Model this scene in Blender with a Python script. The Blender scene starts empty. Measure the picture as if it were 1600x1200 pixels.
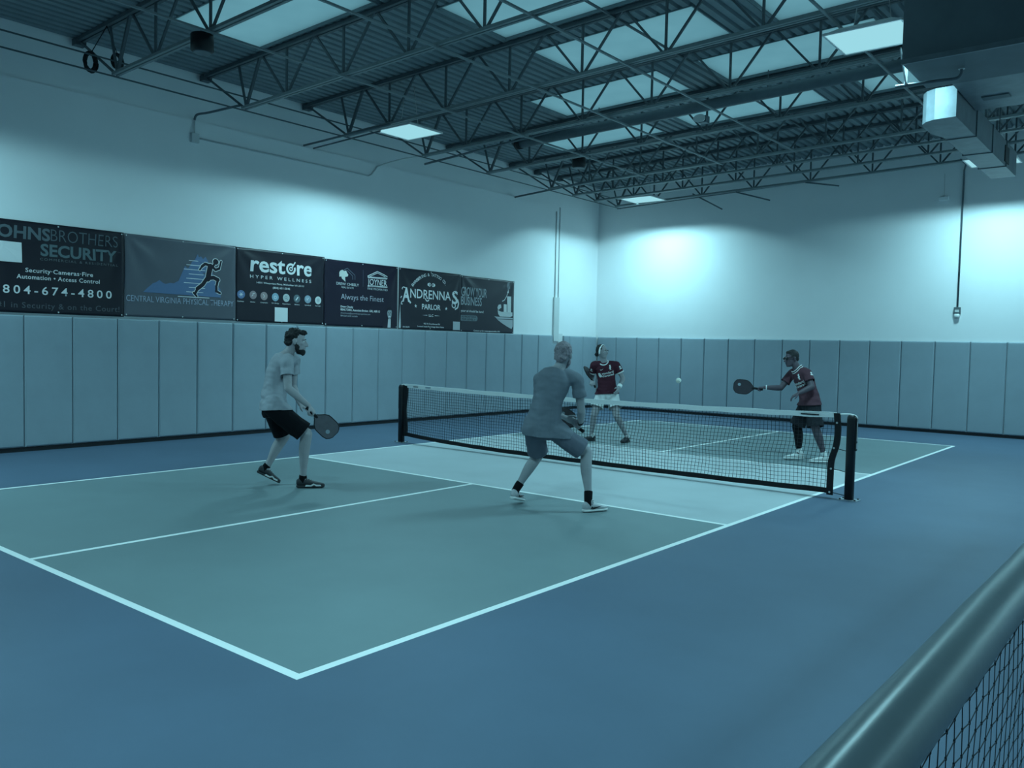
import bpy, bmesh, math, random
from mathutils import Vector, Matrix, Quaternion
from mathutils.bvhtree import BVHTree
from mathutils import noise as mnoise
random.seed(7)
V = Vector
S = bpy.context.scene
COL = S.collection
PI = math.pi

# ------------------------------------------------------------------ camera
cam_d = bpy.data.cameras.new('camera')
cam = bpy.data.objects.new('camera', cam_d)
COL.objects.link(cam)
cam_d.sensor_width = 36.0
cam_d.lens = 36.0 * 1313.7 / 1600.0
cam_d.clip_start = 0.02
cam_d.clip_end = 200
_R = V((0.77459, 0.63210, 0.02169)); _F = V((-0.63144, 0.77405, -0.04625))
_R.normalize(); _F = (_F - _R * _F.dot(_R)).normalized(); _U = _R.cross(_F)
cam.matrix_world = Matrix(((_R.x, _U.x, -_F.x, 6.1574), (_R.y, _U.y, -_F.y, -9.0195), (_R.z, _U.z, -_F.z, 1.5423), (0, 0, 0, 1)))
S.camera = cam

# ------------------------------------------------------------------ sky, exposure, lamp colours
TINT = (0.405, 0.88, 1.0)
LAMP_W = 166.0
BEAM = (2.72, 1.95, -0.25)      # sideways/down slopes where an invented square cut-off ends the beam and where it is full, and how far it widens
world = bpy.data.worlds.new('evening_sky')
S.world = world
world.use_nodes = True
_bg = world.node_tree.nodes['Background']
_bg.inputs[0].default_value = (0.16, 0.42, 0.51, 1)
_bg.inputs[1].default_value = 1.35
S.view_settings.view_transform = 'Standard'
S.view_settings.look = 'None'
S.view_settings.gamma = 1.0
S.view_settings.exposure = 0.0
S.view_settings.use_curve_mapping = False
try:
    S.cycles.max_bounces = 8
    S.cycles.diffuse_bounces = 5
    S.cycles.sample_clamp_indirect = 4.0
except Exception:
    pass

# ------------------------------------------------------------------ materials
def lin(c):
    c /= 255.0
    return c / 12.92 if c <= 0.04045 else ((c + 0.055) / 1.055) ** 2.4
_W = [lin(150), lin(212), lin(224)]
def pc(r, g, b, k=1.0):
    """surface colour of something that photographs as r,g,b beside a white wall at 150,212,224"""
    return tuple(min(0.9, max(0.0015, 0.8 * k * lin(c) / w)) for c, w in zip((r, g, b), _W))

def mat(name, col, rough=0.7, metal=0.0, var=0.0, vscale=3.0, bump=0.0, bscale=40.0, spec=0.4, sheen=0.0, stretch=(1, 1, 1)):
    m = bpy.data.materials.new(name)
    m.use_nodes = True
    nt = m.node_tree; N = nt.nodes; L = nt.links
    b = N['Principled BSDF']
    b.inputs['Base Color'].default_value = (*col, 1)
    b.inputs['Roughness'].default_value = rough
    b.inputs['Metallic'].default_value = metal
    b.inputs['Specular IOR Level'].default_value = spec
    if var or bump:
        tc = N.new('ShaderNodeTexCoord')
        mp = N.new('ShaderNodeMapping'); mp.inputs['Scale'].default_value = stretch
        L.new(tc.outputs['Object'], mp.inputs['Vector'])
    if var:
        n = N.new('ShaderNodeTexNoise'); n.inputs['Scale'].default_value = vscale; n.inputs['Detail'].default_value = 6; n.inputs['Roughness'].default_value = 0.6
        r = N.new('ShaderNodeValToRGB')
        r.color_ramp.elements[0].position = 0.3; r.color_ramp.elements[1].position = 0.7
        r.color_ramp.elements[0].color = (*[c * (1 - var) for c in col], 1)
        r.color_ramp.elements[1].color = (*[min(1, c * (1 + var)) for c in col], 1)
        L.new(mp.outputs[0], n.inputs['Vector']); L.new(n.outputs['Fac'], r.inputs[0]); L.new(r.outputs[0], b.inputs['Base Color'])
    if bump:
        n2 = N.new('ShaderNodeTexNoise'); n2.inputs['Scale'].default_value = bscale; n2.inputs['Detail'].default_value = 4
        bp = N.new('ShaderNodeBump'); bp.inputs['Strength'].default_value = bump; bp.inputs['Distance'].default_value = 0.02
        L.new(mp.outputs[0], n2.inputs['Vector']); L.new(n2.outputs['Fac'], bp.inputs['Height']); L.new(bp.outputs[0], b.inputs['Normal'])
    return m

def emis(name, col, strength=1.0):
    m = bpy.data.materials.new(name); m.use_nodes = True
    nt = m.node_tree; nt.nodes.clear()
    e = nt.nodes.new('ShaderNodeEmission'); e.inputs[0].default_value = (*col, 1); e.inputs[1].default_value = strength
    o = nt.nodes.new('ShaderNodeOutputMaterial'); nt.links.new(e.outputs[0], o.inputs[0])
    return m

M = {}
M['wall'] = mat('painted_white_wall', (0.875, 0.875, 0.88), 0.75, var=0.015, vscale=1.5, bump=0.05, bscale=60)
M['outer'] = mat('blue_court_surround', (0.095, 0.140, 0.207), 0.55, var=0.09, vscale=0.7, bump=0.06, bscale=300, spec=0.3)
M['court'] = mat('green_court_surface', (0.186, 0.245, 0.262), 0.55, var=0.06, vscale=0.9, bump=0.06, bscale=300, spec=0.3)
M['kitchen'] = mat('pale_kitchen_surface', (0.46, 0.50, 0.525), 0.55, var=0.06, vscale=0.9, bump=0.06, bscale=300, spec=0.3)
M['line'] = mat('white_court_line', (0.90, 0.91, 0.90), 0.6, var=0.02, vscale=8)
M['pad'] = mat('grey_blue_pad_vinyl', (0.305, 0.365, 0.415), 0.5, var=0.05, vscale=2.0, bump=0.10, bscale=5, spec=0.35)
M['dark'] = mat('black_pad_gap_shade', (0.012, 0.014, 0.018), 0.7)  # black that paints the shaded gap below the wall pads
M['deck'] = mat('grey_steel_roof_deck', (0.175, 0.22, 0.24), 0.55, var=0.12, vscale=2.5)
M['joist'] = mat('grey_painted_joist_steel', (0.19, 0.225, 0.235), 0.5, var=0.1, vscale=6)
M['web'] = mat('dark_grey_web_steel', (0.085, 0.105, 0.118), 0.55, var=0.1, vscale=6)
M['pipe'] = mat('dark_pipe_paint', (0.10, 0.13, 0.15), 0.5, var=0.1, vscale=6)
M['whitepipe'] = mat('white_conduit_paint', (0.62, 0.63, 0.63), 0.5)
M['duct'] = mat('galvanised_duct_metal', (0.155, 0.185, 0.205), 0.45, metal=0.3, var=0.18, vscale=5, spec=0.5)
M['plenum'] = mat('dark_duct_wrap', (0.11, 0.135, 0.15), 0.6, var=0.1, vscale=3)
M['black'] = mat('black_plastic', (0.006, 0.007, 0.009), 0.5)
M['blackcloth'] = mat('black_net_vinyl', (0.006, 0.007, 0.010), 0.75, bump=0.2, bscale=60)
M['cord'] = mat('black_net_cord', (0.016, 0.02, 0.026), 0.8)
M['whiteband'] = mat('white_net_tape', (0.86, 0.87, 0.87), 0.7, bump=0.15, bscale=30)
M['post'] = mat('black_powder_coated_post', (0.008, 0.01, 0.013), 0.45)
M['steel'] = mat('bright_steel', (0.55, 0.57, 0.57), 0.35, metal=0.6)
M['rail'] = mat('glossy_grey_rail_vinyl', (0.075, 0.095, 0.108), 0.30, var=0.08, vscale=8, bump=0.02, bscale=20, spec=0.55)
M['housing'] = mat('white_lamp_housing', (0.7, 0.7, 0.7), 0.5)
M['diffuser'] = emis('lit_lamp_diffuser', (0.33, 0.70, 0.79), 1.0)

# skylight: translucent acrylic under the evening sky
_m = bpy.data.materials.new('translucent_skylight'); _m.use_nodes = True
_nt = _m.node_tree; _nt.nodes.clear()
_t = _nt.nodes.new('ShaderNodeBsdfTranslucent')
_o = _nt.nodes.new('ShaderNodeOutputMaterial')
_n = _nt.nodes.new('ShaderNodeTexNoise'); _n.inputs['Scale'].default_value = 2.5; _n.inputs['Detail'].default_value = 5
_tc = _nt.nodes.new('ShaderNodeTexCoord'); _r = _nt.nodes.new('ShaderNodeValToRGB')
_r.color_ramp.elements[0].color = (0.68, 0.70, 0.71, 1); _r.color_ramp.elements[1].color = (0.8, 0.8, 0.8, 1)
_nt.links.new(_tc.outputs['Object'], _n.inputs['Vector']); _nt.links.new(_n.outputs['Fac'], _r.inputs[0]); _nt.links.new(_r.outputs[0], _t.inputs[0]); _nt.links.new(_t.outputs[0], _o.inputs[0])
M['skylight'] = _m

# ------------------------------------------------------------------ helpers
def tag(o, label=None, cat=None, group=None, kind=None):
    if label: o['label'] = label
    if cat: o['category'] = cat
    if group: o['group'] = group
    if kind: o['kind'] = kind
    return o

def world_loc(o):
    p = V((0, 0, 0))
    while o is not None:
        p += o.location; o = o.parent
    return p

def empty(name, loc, label, cat, group=None):
    o = bpy.data.objects.new(name, None); COL.objects.link(o)
    o.location = loc; o.empty_display_size = 0.1
    return tag(o, label, cat, group)

def link_mesh(name, me, m=None, parent=None, smooth=False):
    """mesh data comes in world coordinates; a top-level mesh gets its origin at its base"""
    o = bpy.data.objects.new(name, me); COL.objects.link(o)
    if m is not None:
        for mm in (m if isinstance(m, (list, tuple)) else [m]): me.materials.append(mm)
    if parent is not None:
        o.parent = parent
        me.transform(Matrix.Translation(-world_loc(parent)))
    elif len(me.vertices):
        lo = V([min(v.co[i] for v in me.vertices) for i in range(3)]); hi = V([max(v.co[i] for v in me.vertices) for i in range(3)])
        c = V(((lo.x + hi.x) / 2, (lo.y + hi.y) / 2, lo.z))
        me.transform(Matrix.Translation(-c)); o.location = c
    if smooth:
        for p in me.polygons: p.use_smooth = True
    return o

def frame_for(d):
    d = d.normalized()
    a = V((0, 0, 1)) if abs(d.z) < 0.9 else V((1, 0, 0))
    s = d.cross(a).normalized(); t = s.cross(d).normalized()
    return s, t

class MB:
    def __init__(self): self.bm = bmesh.new()
    def box(self, lo, hi, mi=0):
        lo = V(lo); hi = V(hi)
        vs = [self.bm.verts.new((x, y, z)) for x in (lo.x, hi.x) for y in (lo.y, hi.y) for z in (lo.z, hi.z)]
        for f in ((0, 1, 3, 2), (4, 6, 7, 5), (0, 4, 5, 1), (2, 3, 7, 6), (0, 2, 6, 4), (1, 5, 7, 3)):
            self.bm.faces.new([vs[i] for i in f]).material_index = mi
        return self
    def hexa(self, pts, mi=0):
        vs = [self.bm.verts.new(p) for p in pts]   # 0-3 bottom loop, 4-7 top loop
        for f in ((3, 2, 1, 0), (4, 5, 6, 7), (0, 1, 5, 4), (1, 2, 6, 5), (2, 3, 7, 6), (3, 0, 4, 7)):
            self.bm.faces.new([vs[i] for i in f]).material_index = mi
        return self
    def bar(self, p0, p1, w, h, up=None, mi=0):
        p0 = V(p0); p1 = V(p1); d = (p1 - p0).normalized()
        if up is None: s, t = frame_for(d)
        else:
            s = d.cross(V(up)).normalized(); t = s.cross(d).normalized()
        s = s * (w / 2); t = t * (h / 2)
        return self.hexa([p0 - s - t, p0 + s - t, p0 + s + t, p0 - s + t, p1 - s - t, p1 + s - t, p1 + s + t, p1 - s + t][:], mi)
    def loft(self, secs, seg=16, cap=True, mi=0, power=1.0):
        rings = []
        for c, a, b in secs:
            r = []
            for i in range(seg):
                th = 2 * PI * i / seg
                cs, sn = math.cos(th), math.sin(th)
                if power != 1.0:
                    cs = math.copysign(abs(cs) ** power, cs); sn = math.copysign(abs(sn) ** power, sn)
                r.append(self.bm.verts.new(V(c) + V(a) * cs + V(b) * sn))
            rings.append(r)
        for r0, r1 in zip(rings, rings[1:]):
            for i in range(seg):
                j = (i + 1) % seg
                f = self.bm.faces.new((r0[i], r0[j], r1[j], r1[i])); f.material_index = mi; f.smooth = True
        if cap:
            self.bm.faces.new(rings[0][::-1]).material_index = mi
            self.bm.faces.new(rings[-1]).material_index = mi
        return self
    def tube(self, pts, r, seg=8, round_ends=False, mi=0):
        pts = [V(p) for p in pts]
        rs = r if isinstance(r, (list, tuple)) else [r] * len(pts)
        T = []
        for i in range(len(pts)):
            T.append((pts[min(i + 1, len(pts) - 1)] - pts[max(i - 1, 0)]).normalized())
        s, t = frame_for(T[0])
        secs = []
        for i, p in enumerate(pts):
            if i:
                q = T[i - 1].rotation_difference(T[i]); s = q @ s; t = q @ t
            if round_ends and i == 0:
                for k in (0.98, 0.8, 0.45):
                    rr = rs[0] * math.sqrt(1 - k * k); secs.append((p - T[0] * rs[0] * k, s * rr, t * rr))
            secs.append((p, s * rs[i], t * rs[i]))
            if round_ends and i == len(pts) - 1:
                for k in (0.45, 0.8, 0.98):
                    rr = rs[-1] * math.sqrt(1 - k * k); secs.append((p + T[-1] * rs[-1] * k, s * rr, t * rr))
        return self.loft(secs, seg, True, mi)
    def ell(self, c, a, b, d, seg=16, rings=10):
        """ellipsoid with half-axis vectors a, b, d"""
        secs = []
        for i in range(rings + 1):
            ph = -PI / 2 + PI * (i + 0.0) / rings
            k = max(0.02, math.cos(ph))
            secs.append((V(c) + V(d) * math.sin(ph), V(a) * k, V(b) * k))
        return self.loft(secs, seg)
    def prism(self, poly, off, mi=0):
        """polygon of 3-D points pushed along off"""
        off = V(off)
        a = [self.bm.verts.new(p) for p in poly]; b = [self.bm.verts.new(V(p) + off) for p in poly]
        n = len(a)
        self.bm.faces.new(a[::-1]).material_index = mi; self.bm.faces.new(b).material_index = mi
        for i in range(n):
            j = (i + 1) % n
            self.bm.faces.new((a[i], a[j], b[j], b[i])).material_index = mi
        return self
    def face(self, pts, mi=0):
        self.bm.faces.new([self.bm.verts.new(p) for p in pts]).material_index = mi
        return self
    def mesh(self, name, recalc=True):
        if recalc: bmesh.ops.recalc_face_normals(self.bm, faces=self.bm.faces)
        me = bpy.data.meshes.new(name); self.bm.to_mesh(me); self.bm.free()
        return me
    def build(self, name, m, parent=None, recalc=True, bevel=0.0, smooth=False):
        if bevel:
            bmesh.ops.recalc_face_normals(self.bm, faces=self.bm.faces)
            bmesh.ops.bevel(self.bm, geom=self.bm.edges[:], offset=bevel, segments=2, affect='EDGES', profile=0.7)
        return link_mesh(name, self.mesh(name, recalc), m, parent, smooth)

def spline(pts, n=6):
    """Catmull-Rom through pts"""
    pts = [V(p) for p in pts]; out = []
    for i in range(len(pts) - 1):
        p0 = pts[max(i - 1, 0)]; p1 = pts[i]; p2 = pts[i + 1]; p3 = pts[min(i + 2, len(pts) - 1)]
        for k in range(n):
            t = k / n
            out.append(0.5 * ((2 * p1) + (p2 - p0) * t + (2 * p0 - 5 * p1 + 4 * p2 - p3) * t * t + (3 * p1 - p0 - 3 * p2 + p3) * t ** 3))
    out.append(pts[-1])
    return out
def lerpspline(vals, n=6):
    return [v.x for v in spline([V((v, 0, 0)) for v in vals], n)]

def ordinal(i):
    return ['first', 'second', 'third', 'fourth', 'fifth', 'sixth', 'seventh', 'eighth', 'ninth', 'tenth', 'eleventh', 'twelfth', 'thirteenth', 'fourteenth',
            'fifteenth', 'sixteenth', 'seventeenth', 'eighteenth', 'nineteenth', 'twentieth', 'twenty-first', 'twenty-second', 'twenty-third', 'twenty-fourth'][i]

# ------------------------------------------------------------------ floor
XW, YB = -5.8, 9.05
XR, YF = 11.0, -14.0
def struct(o): o['kind'] = 'structure'; return o
mb = MB()
xs = [XW - 0.05, -3.048, -2.997, -0.0254, 0.0254, 2.997, 3.048, XR]
ys = [YF, -6.706, -6.655, -2.134, -2.083, 2.083, 2.134, 6.655, 6.706, YB + 0.05]
for i in range(len(xs) - 1):
    for j in range(len(ys) - 1):
        xc = (xs[i] + xs[i + 1]) / 2; yc = (ys[j] + ys[j + 1]) / 2
        ax, ay = abs(xc), abs(yc)
        if ax > 3.048 or ay > 6.706: k = 0
        elif ax > 2.997 or ay > 6.655: k = 3
        elif 2.083 < ay < 2.134: k = 3
        elif ay < 2.083: k = 2
        elif ax < 0.0254: k = 3
        else: k = 1
        mb.face([(xs[i], ys[j], 0), (xs[i + 1], ys[j], 0), (xs[i + 1], ys[j + 1], 0), (xs[i], ys[j + 1], 0)], k)
me = mb.mesh('floor', False)
fl = bpy.data.objects.new('floor', me); COL.objects.link(fl); struct(fl)
for k in ('outer', 'court', 'kitchen', 'line'): me.materials.append(M[k])
# dark seam on the floor under the net
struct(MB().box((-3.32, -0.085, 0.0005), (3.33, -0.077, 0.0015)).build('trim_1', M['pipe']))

# ------------------------------------------------------------------ walls, roof
def deck_z(x): return 5.545 + 0.0255 * (x + 5.8)
ZT = 6.25
mb = MB()
mb.box((XW - 0.25, YF - 0.2, 0), (XW - 0.03, YB + 0.2, ZT))
mb.box((XW - 0.03, YF, 0), (XW, 7.33, 4.84))
struct(mb.build('wall_left', M['wall']))
struct(MB().box((XW - 0.03, YB, 0), (XR, YB + 0.2, ZT)).build('wall_back', M['wall']))
struct(MB().box((XR, YF - 0.2, 0), (XR + 0.2, YB + 0.2, ZT)).build('wall_right', M['wall']))
struct(MB().box((XW - 0.03, YF - 0.2, 0), (XR, YF, ZT)).build('wall_front', M['wall']))
struct(MB().box((XW, YF, 0.0), (XW + 0.03, YB, 0.055)).build('pad_gap_strip_left', M['dark']))  # dark strip standing in for the shade in the gap under the pads
struct(MB().box((XW + 0.03, YB - 0.03, 0.0), (XR, YB, 0.055)).build('pad_gap_strip_back', M['dark']))  # same painted gap shade along the back wall

JY = [-9.5, -7.6, -5.7, -3.82, -1.95, -0.06, 1.70, 3.45, 5.45, 6.35, 7.20, 8.10]
SKY = {3: [(-4.27, -1.76), (-1.14, 1.37)], 4: [(-1.3, 1.19), (1.81, 4.3)], 5: [(-1.33, 1.18), (1.79, 4.28)], 6: [(-2.78, -0.3), (0.31, 2.8), (3.4, 5.9)], 7: [(-4.32, -1.87), (-1.31, 1.2), (1.84, 4.33)]}
bands = [YF] + JY + [YB]
deck = MB(); slab = MB()
def rib_strip(x0, x1, y0, y1):
    pitch = 0.1524
    prof = []
    k = math.floor(x0 / pitch) * pitch
    while k < x1 + pitch:
        for dx, dz in ((0.0, 0.0), (0.085, 0.0), (0.103, 0.038), (0.134, 0.038)):
            prof.append((k + dx, dz))
        k += pitch
    pts = [(x0, None)] + [p for p in prof if x0 < p[0] < x1] + [(x1, None)]
    def hz(x):
        q = (x % pitch)
        if q < 0.085: return 0.0
        if q < 0.103: return 0.038 * (q - 0.085) / 0.018
        if q < 0.134: return 0.038
        return 0.038 * (pitch - q) / (pitch - 0.134)
    row = [(x, deck_z(x) + hz(x)) for x, _ in pts]
    a = [deck.bm.verts.new((x, y0, z)) for x, z in row]; b = [deck.bm.verts.new((x, y1, z)) for x, z in row]
    for i in range(len(a) - 1): deck.bm.faces.new((a[i], b[i], b[i + 1], a[i + 1]))
    z0, z1 = deck_z(x0) + 0.04, deck_z(x1) + 0.04
    slab.hexa([(x0, y0, z0), (x1, y0, z1), (x1, y1, z1), (x0, y1, z0), (x0, y0, z0 + 0.1), (x1, y0, z1 + 0.1), (x1, y1, z1 + 0.1), (x0, y1, z0 + 0.1)])
holes = []
for bi in range(len(bands) - 1):
    y0, y1 = bands[bi], bands[bi + 1]
    ji = bi - 1
    x_a, x_b = XW - 0.03, XR
    if ji in SKY:
        h0 = y0 + (0.46 if ji != 7 else 0.75); h1 = y1 - 0.10
        rib_strip(x_a, x_b, y0, h0); rib_strip(x_a, x_b, h1, y1)
        x = x_a
        for a, b in SKY[ji]:
            rib_strip(x, a, h0, h1); holes.append((a, b, h0, h1, ji)); x = b
        rib_strip(x, x_b, h0, h1)
    else:
        rib_strip(x_a, x_b, y0, y1)
me = slab.mesh('light_block_slab')  # unseen slab added above the deck to block light from the sky
ro = bpy.data.objects.new('light_block_roof', me); COL.objects.link(ro); me.materials.append(M['deck']); struct(ro)
me = deck.mesh('ceiling', False)
ce = bpy.data.objects.new('ceiling', me); COL.objects.link(ce); me.materials.append(M['deck']); struct(ce)

row_names = {3: 'nearest skylight row', 4: 'second nearest skylight row', 5: 'middle skylight row', 6: 'second farthest skylight row', 7: 'farthest skylight row'}
cnt = {}
for a, b, h0, h1, ji in holes:
    cnt[ji] = cnt.get(ji, 0) + 1
    n = len(SKY[ji])
    place = {1: 'leftmost', 2: 'second from left', 3: 'third from left'}[cnt[ji]]
    t = empty('skylight', ((a + b) / 2, (h0 + h1) / 2, deck_z((a + b) / 2)), 'pale skylight panel in the roof, %s of the %s' % (place, row_names[ji]), 'skylight', 'skylight panels in the roof deck')
    za, zb = deck_z(a) + 0.03, deck_z(b) + 0.03
    MB().hexa([(a + .01, h0 + .01, za), (b - .01, h0 + .01, zb), (b - .01, h1 - .01, zb), (a + .01, h1 - .01, za), (a + .01, h0 + .01, za + .004), (b - .01, h0 + .01, zb + .004), (b - .01, h1 - .01, zb + .004), (a + .01, h1 - .01, za + .004)][:]).build('pane', M['skylight'], t)
    f = MB()
    for (p, q) in (((a, h0), (b, h0)), ((a, h1), (b, h1))):
        f.bar((p[0], p[1], deck_z(p[0]) + 0.015), (q[0], q[1], deck_z(q[0]) + 0.015), 0.02, 0.05, (0, 0, 1))
    for x in (a, b): f.bar((x, h0, deck_z(x) + 0.015), (x, h1, deck_z(x) + 0.015), 0.02, 0.05, (0, 0, 1))
    f.build('curb_frame', M['deck'], t)

# ------------------------------------------------------------------ joists
NB = [-4.9 + 1.2 * k for k in range(1, 13)]          # bottom panel points
def bot_z(x): return 5.005 + 0.0255 * x
def top_z(x): return deck_z(x) - 0.03
def make_joist(y):
    t = empty('roof_joist', (XW + 0.02, y, top_z(XW)), None, 'roof joist', 'open web steel roof joists')
    mb = MB()
    for s in (-1, 1):
        mb.bar((XW + 0.02, y + s * .032, top_z(XW)), (XR, y + s * .032, top_z(XR)), 0.045, 0.05, (0, 0, 1))
    mb.build('top_chord', M['web'], t)
    mb = MB()
    for s in (-1, 1):
        mb.bar((-4.72, y + s * .028, bot_z(-4.72)), (XR, y + s * .028, bot_z(XR)), 0.036, 0.036, (0, 0, 1))
    mb.build('bottom_chord', M['joist'], t)
    MB().box((XW + 0.005, y - .07, top_z(XW) - .07), (XW + .12, y + .07, top_z(XW) + .015)).build('bearing_seat', M['web'], t)
    r = 0.013
    def web(p, q, rr=r): MB().bar((p[0], y, p[1]), (q[0], y, q[1]), rr * 2, rr * 2).build('web_bar', M['web'], t)
    web((XW + .1, top_z(XW) - .02), (-4.70, bot_z(-4.7)))
    web((-4.66, bot_z(-4.66)), (-4.86, top_z(-4.86))); web((-4.66, bot_z(-4.66)), (-4.32, top_z(-4.3)), 0.018)
    for x in NB:
        if x > XR - 0.7: break
        web((x - .02, bot_z(x)), (x - 0.58, top_z(x - .58)))
        web((x, bot_z(x)), (x, top_z(x)))
        web((x + .02, bot_z(x)), (x + 0.58, top_z(x + .58)))
    return t
JL = [None, None, None, 'left end beside the coiled cables', None, None, None, None, None, None, None, 'nearest the back wall']
j0 = make_joist(JY[0])
n_j = len(JY)
for i, y in enumerate(JY):
    if i == 0: t = j0
    else:
        t = j0.copy(); COL.objects.link(t); t.location.y = y
        for ch in list(j0.children):
            c = ch.copy(); COL.objects.link(c); c.parent = t
    k = n_j - 1 - i
    t['label'] = 'grey steel roof joist, ' + (JL[i] + ', running across the court' if JL[i] else '%s from the back wall' % ordinal(k))

def rod(name, pts, r, m, label, cat, group=None, seg=8, sm=True):
    o = MB().tube(pts, r, seg).build(name, m, None, True, 0, False)
    return tag(o, label, cat, group)
# bridging rods and conduit along the roof (they run away from the camera)
for x, z, y0, y1, lab in ((-4.72, bot_z(-4.72) - .03, -12, 8.3, 'thin dark bridging rod along the joist ends by the left wall, lower rod'),
                          (-4.72, 5.05, -12, 8.3, 'thin dark bridging rod along the joist ends by the left wall, upper rod')):
    rod('bridging_rod', [(x, y0, z), (x, y1, z)], 0.011, M['web'], lab, 'bridging rod', 'bridging rods along the joists')
for x, lab in ((-2.42, 'grey bridging angle under the joists, just right of the left wall lamps'), (-0.80, 'grey bridging angle under the joists left of the court centre line'), (0.6, 'grey bridging angle under the joists right of the court centre line'), (3.0, 'grey bridging angle under the joists next to the bright lamp by the duct')):
    o = MB().bar((x, -9.5, bot_z(x) - .035), (x, 5.5, bot_z(x) - .035), 0.028, 0.022, (0, 0, 1)).build('bridging_angle', M['joist'])
    tag(o, lab, 'bridging angle', 'bridging angles under the joists')
o = MB().bar((.35, -9.5, top_z(.35) - .04), (.35, 8.1, top_z(.35) - .04), 0.028, 0.022, (0, 0, 1)).build('bridging_angle', M['web'])
tag(o, 'dark bridging angle just under the roof deck, crossing the skylights', 'bridging angle')
# sprinkler main along the joists
mp = empty('sprinkler_main', (-3.75, 3.2, 5.2), 'thick dark sprinkler main pipe running across the roof below the skylights', 'pipe')
zz = lambda x: 5.26 + 0.0255 * (x + 3.7)
MB().tube([(-3.72, 3.2, zz(-3.72)), (XR, 3.2, zz(XR))], 0.085, 16).build('pipe_run', M['pipe'], mp)
MB().tube([(-3.80, 3.2, zz(-3.8)), (-3.70, 3.2, zz(-3.7))], 0.10, 16).build('end_cap', M['black'], mp)
for x in (-2.0, 1.0, 4.0, 7.0):
    MB().bar((x, 3.2, zz(x) + .08), (x, 3.2, deck_z(x)), 0.012, 0.012).build('hanger', M['web'], mp)
# small sprinkler branch pipes off the joist ends
rod('curved_conduit', spline([(-5.78, -2.11, 4.845), (-5.70, -2.11, 4.91), (-5.4, -2.09, 4.90), (-4.75, -2.0, 4.92)], 5), 0.018, M['pipe'], 'dark curved conduit from the wall box up to a joist end', 'conduit')
rod('branch_pipe', [(-5.7, -0.16, 4.83), (-3.6, -0.14, 4.88)], 0.018, M['pipe'], 'dark pipe stub from the upper left wall along a joist, left of the two', 'pipe', 'pipe stubs at the joist end')
rod('branch_pipe', [(-5.7, 0.04, 4.82), (-4.0, 0.03, 4.87)], 0.014, M['pipe'], 'dark pipe stub from the upper left wall along a joist, right of the two', 'pipe', 'pipe stubs at the joist end')
rod('branch_pipe', [(-5.05, 2.06, 4.84), (-1.2, 1.78, 4.98)], 0.02, M['pipe'], 'dark pipe under the joist right of the left lamp', 'pipe')
rod('branch_pipe', [(-5.78, 5.6, 4.83), (-3.2, 5.3, 4.92)], 0.02, M['pipe'], 'long dark pipe stub on the upper left wall near the corner', 'pipe')
for (a, b), lab in ((((-2.75, 8.15, 5.0), (-2.25, 8.62, 4.68)), 'short dark pipe drop by the back wall near the hanging lamp'), (((-1.7, 8.1, 4.93), (-1.15, 8.62, 4.78)), 'short dark pipe drop by the back wall, middle one'), (((-0.2, 8.1, 4.98), (0.3, 8.62, 4.94)), 'short dark pipe drop by the back wall, right one')):
    rod('drop_pipe', [a, b], 0.016, M['pipe'], lab, 'pipe', 'pipe drops at the back wall')
rod('wall_pipe', [(-4.9, 8.45, 4.89), (2.56, 8.5, 5.17)], 0.013, M['pipe'], 'thin dark pipe along the joist closest to the back wall', 'pipe')

# coiled cables at the joist ends
def coil(c, r, lab):
    t = empty('cable_coil', (c[0], c[1], c[2] - r), lab, 'cable coil', 'cable coils on the joist ends')
    for q in range(9):
        rr = r * random.uniform(0.72, 1.0); oy = random.uniform(-.02, .02)
        pts = [(c[0] + random.uniform(-.012, .012), c[1] + oy + rr * 0.62 * math.cos(a * PI / 12), c[2] + rr * math.sin(a * PI / 12)) for a in range(25)]
        MB().tube(pts, 0.013, 6).build('cable_loop', M['black'], t)
    MB().tube([(c[0], c[1], c[2] + r * .85), (c[0], -3.86, top_z(c[0]) - .03)], .006, 6).build('hanging_strap', M['black'], t)
coil((-4.86, -4.06, 5.0), 0.13, 'coil of dark cable hanging on the left joist end, larger and lower one')
coil((-4.86, -3.72, 5.1), 0.10, 'coil of dark cable hanging on the left joist end, smaller one')

# black hanging speakers
def speaker(c, lab):
    t = empty('hanging_speaker', (c[0], c[1], c[2] - .1), lab, 'speaker', 'black speakers under the joists')
    mb = MB(); mb.loft([((c[0], c[1], c[2] - .10), (.10, 0, 0), (0, .10, 0)), ((c[0], c[1], c[2] - .08), (.125, 0, 0), (0, .125, 0)), ((c[0], c[1], c[2] + .09), (.125, 0, 0), (0, .125, 0)), ((c[0], c[1], c[2] + .10), (.11, 0, 0), (0, .11, 0))], 20)
    mb.build('cabinet', M['black'], t)
    MB().loft([((c[0], c[1], c[2] - .107), (.09, 0, 0), (0, .09, 0)), ((c[0], c[1], c[2] - .099), (.10, 0, 0), (0, .10, 0))], 20).build('grille', M['pipe'], t)
    MB().bar((c[0], c[1], c[2] + .09), (c[0], c[1], c[2] + .16), .03, .03).build('bracket', M['web'], t)
    if c[1] > 0: MB().bar((c[0], c[1], c[2] + .15), (c[0], 3.47, bot_z(c[0]) + .02), .03, .03).build('bracket', M['web'], t)
speaker((-2.62, -3.85, 4.83), 'round black speaker under the joist by the coiled cables')
speaker((-2.85, 3.85, 4.93), 'round black speaker under the joists between the two left lamps')
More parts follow.
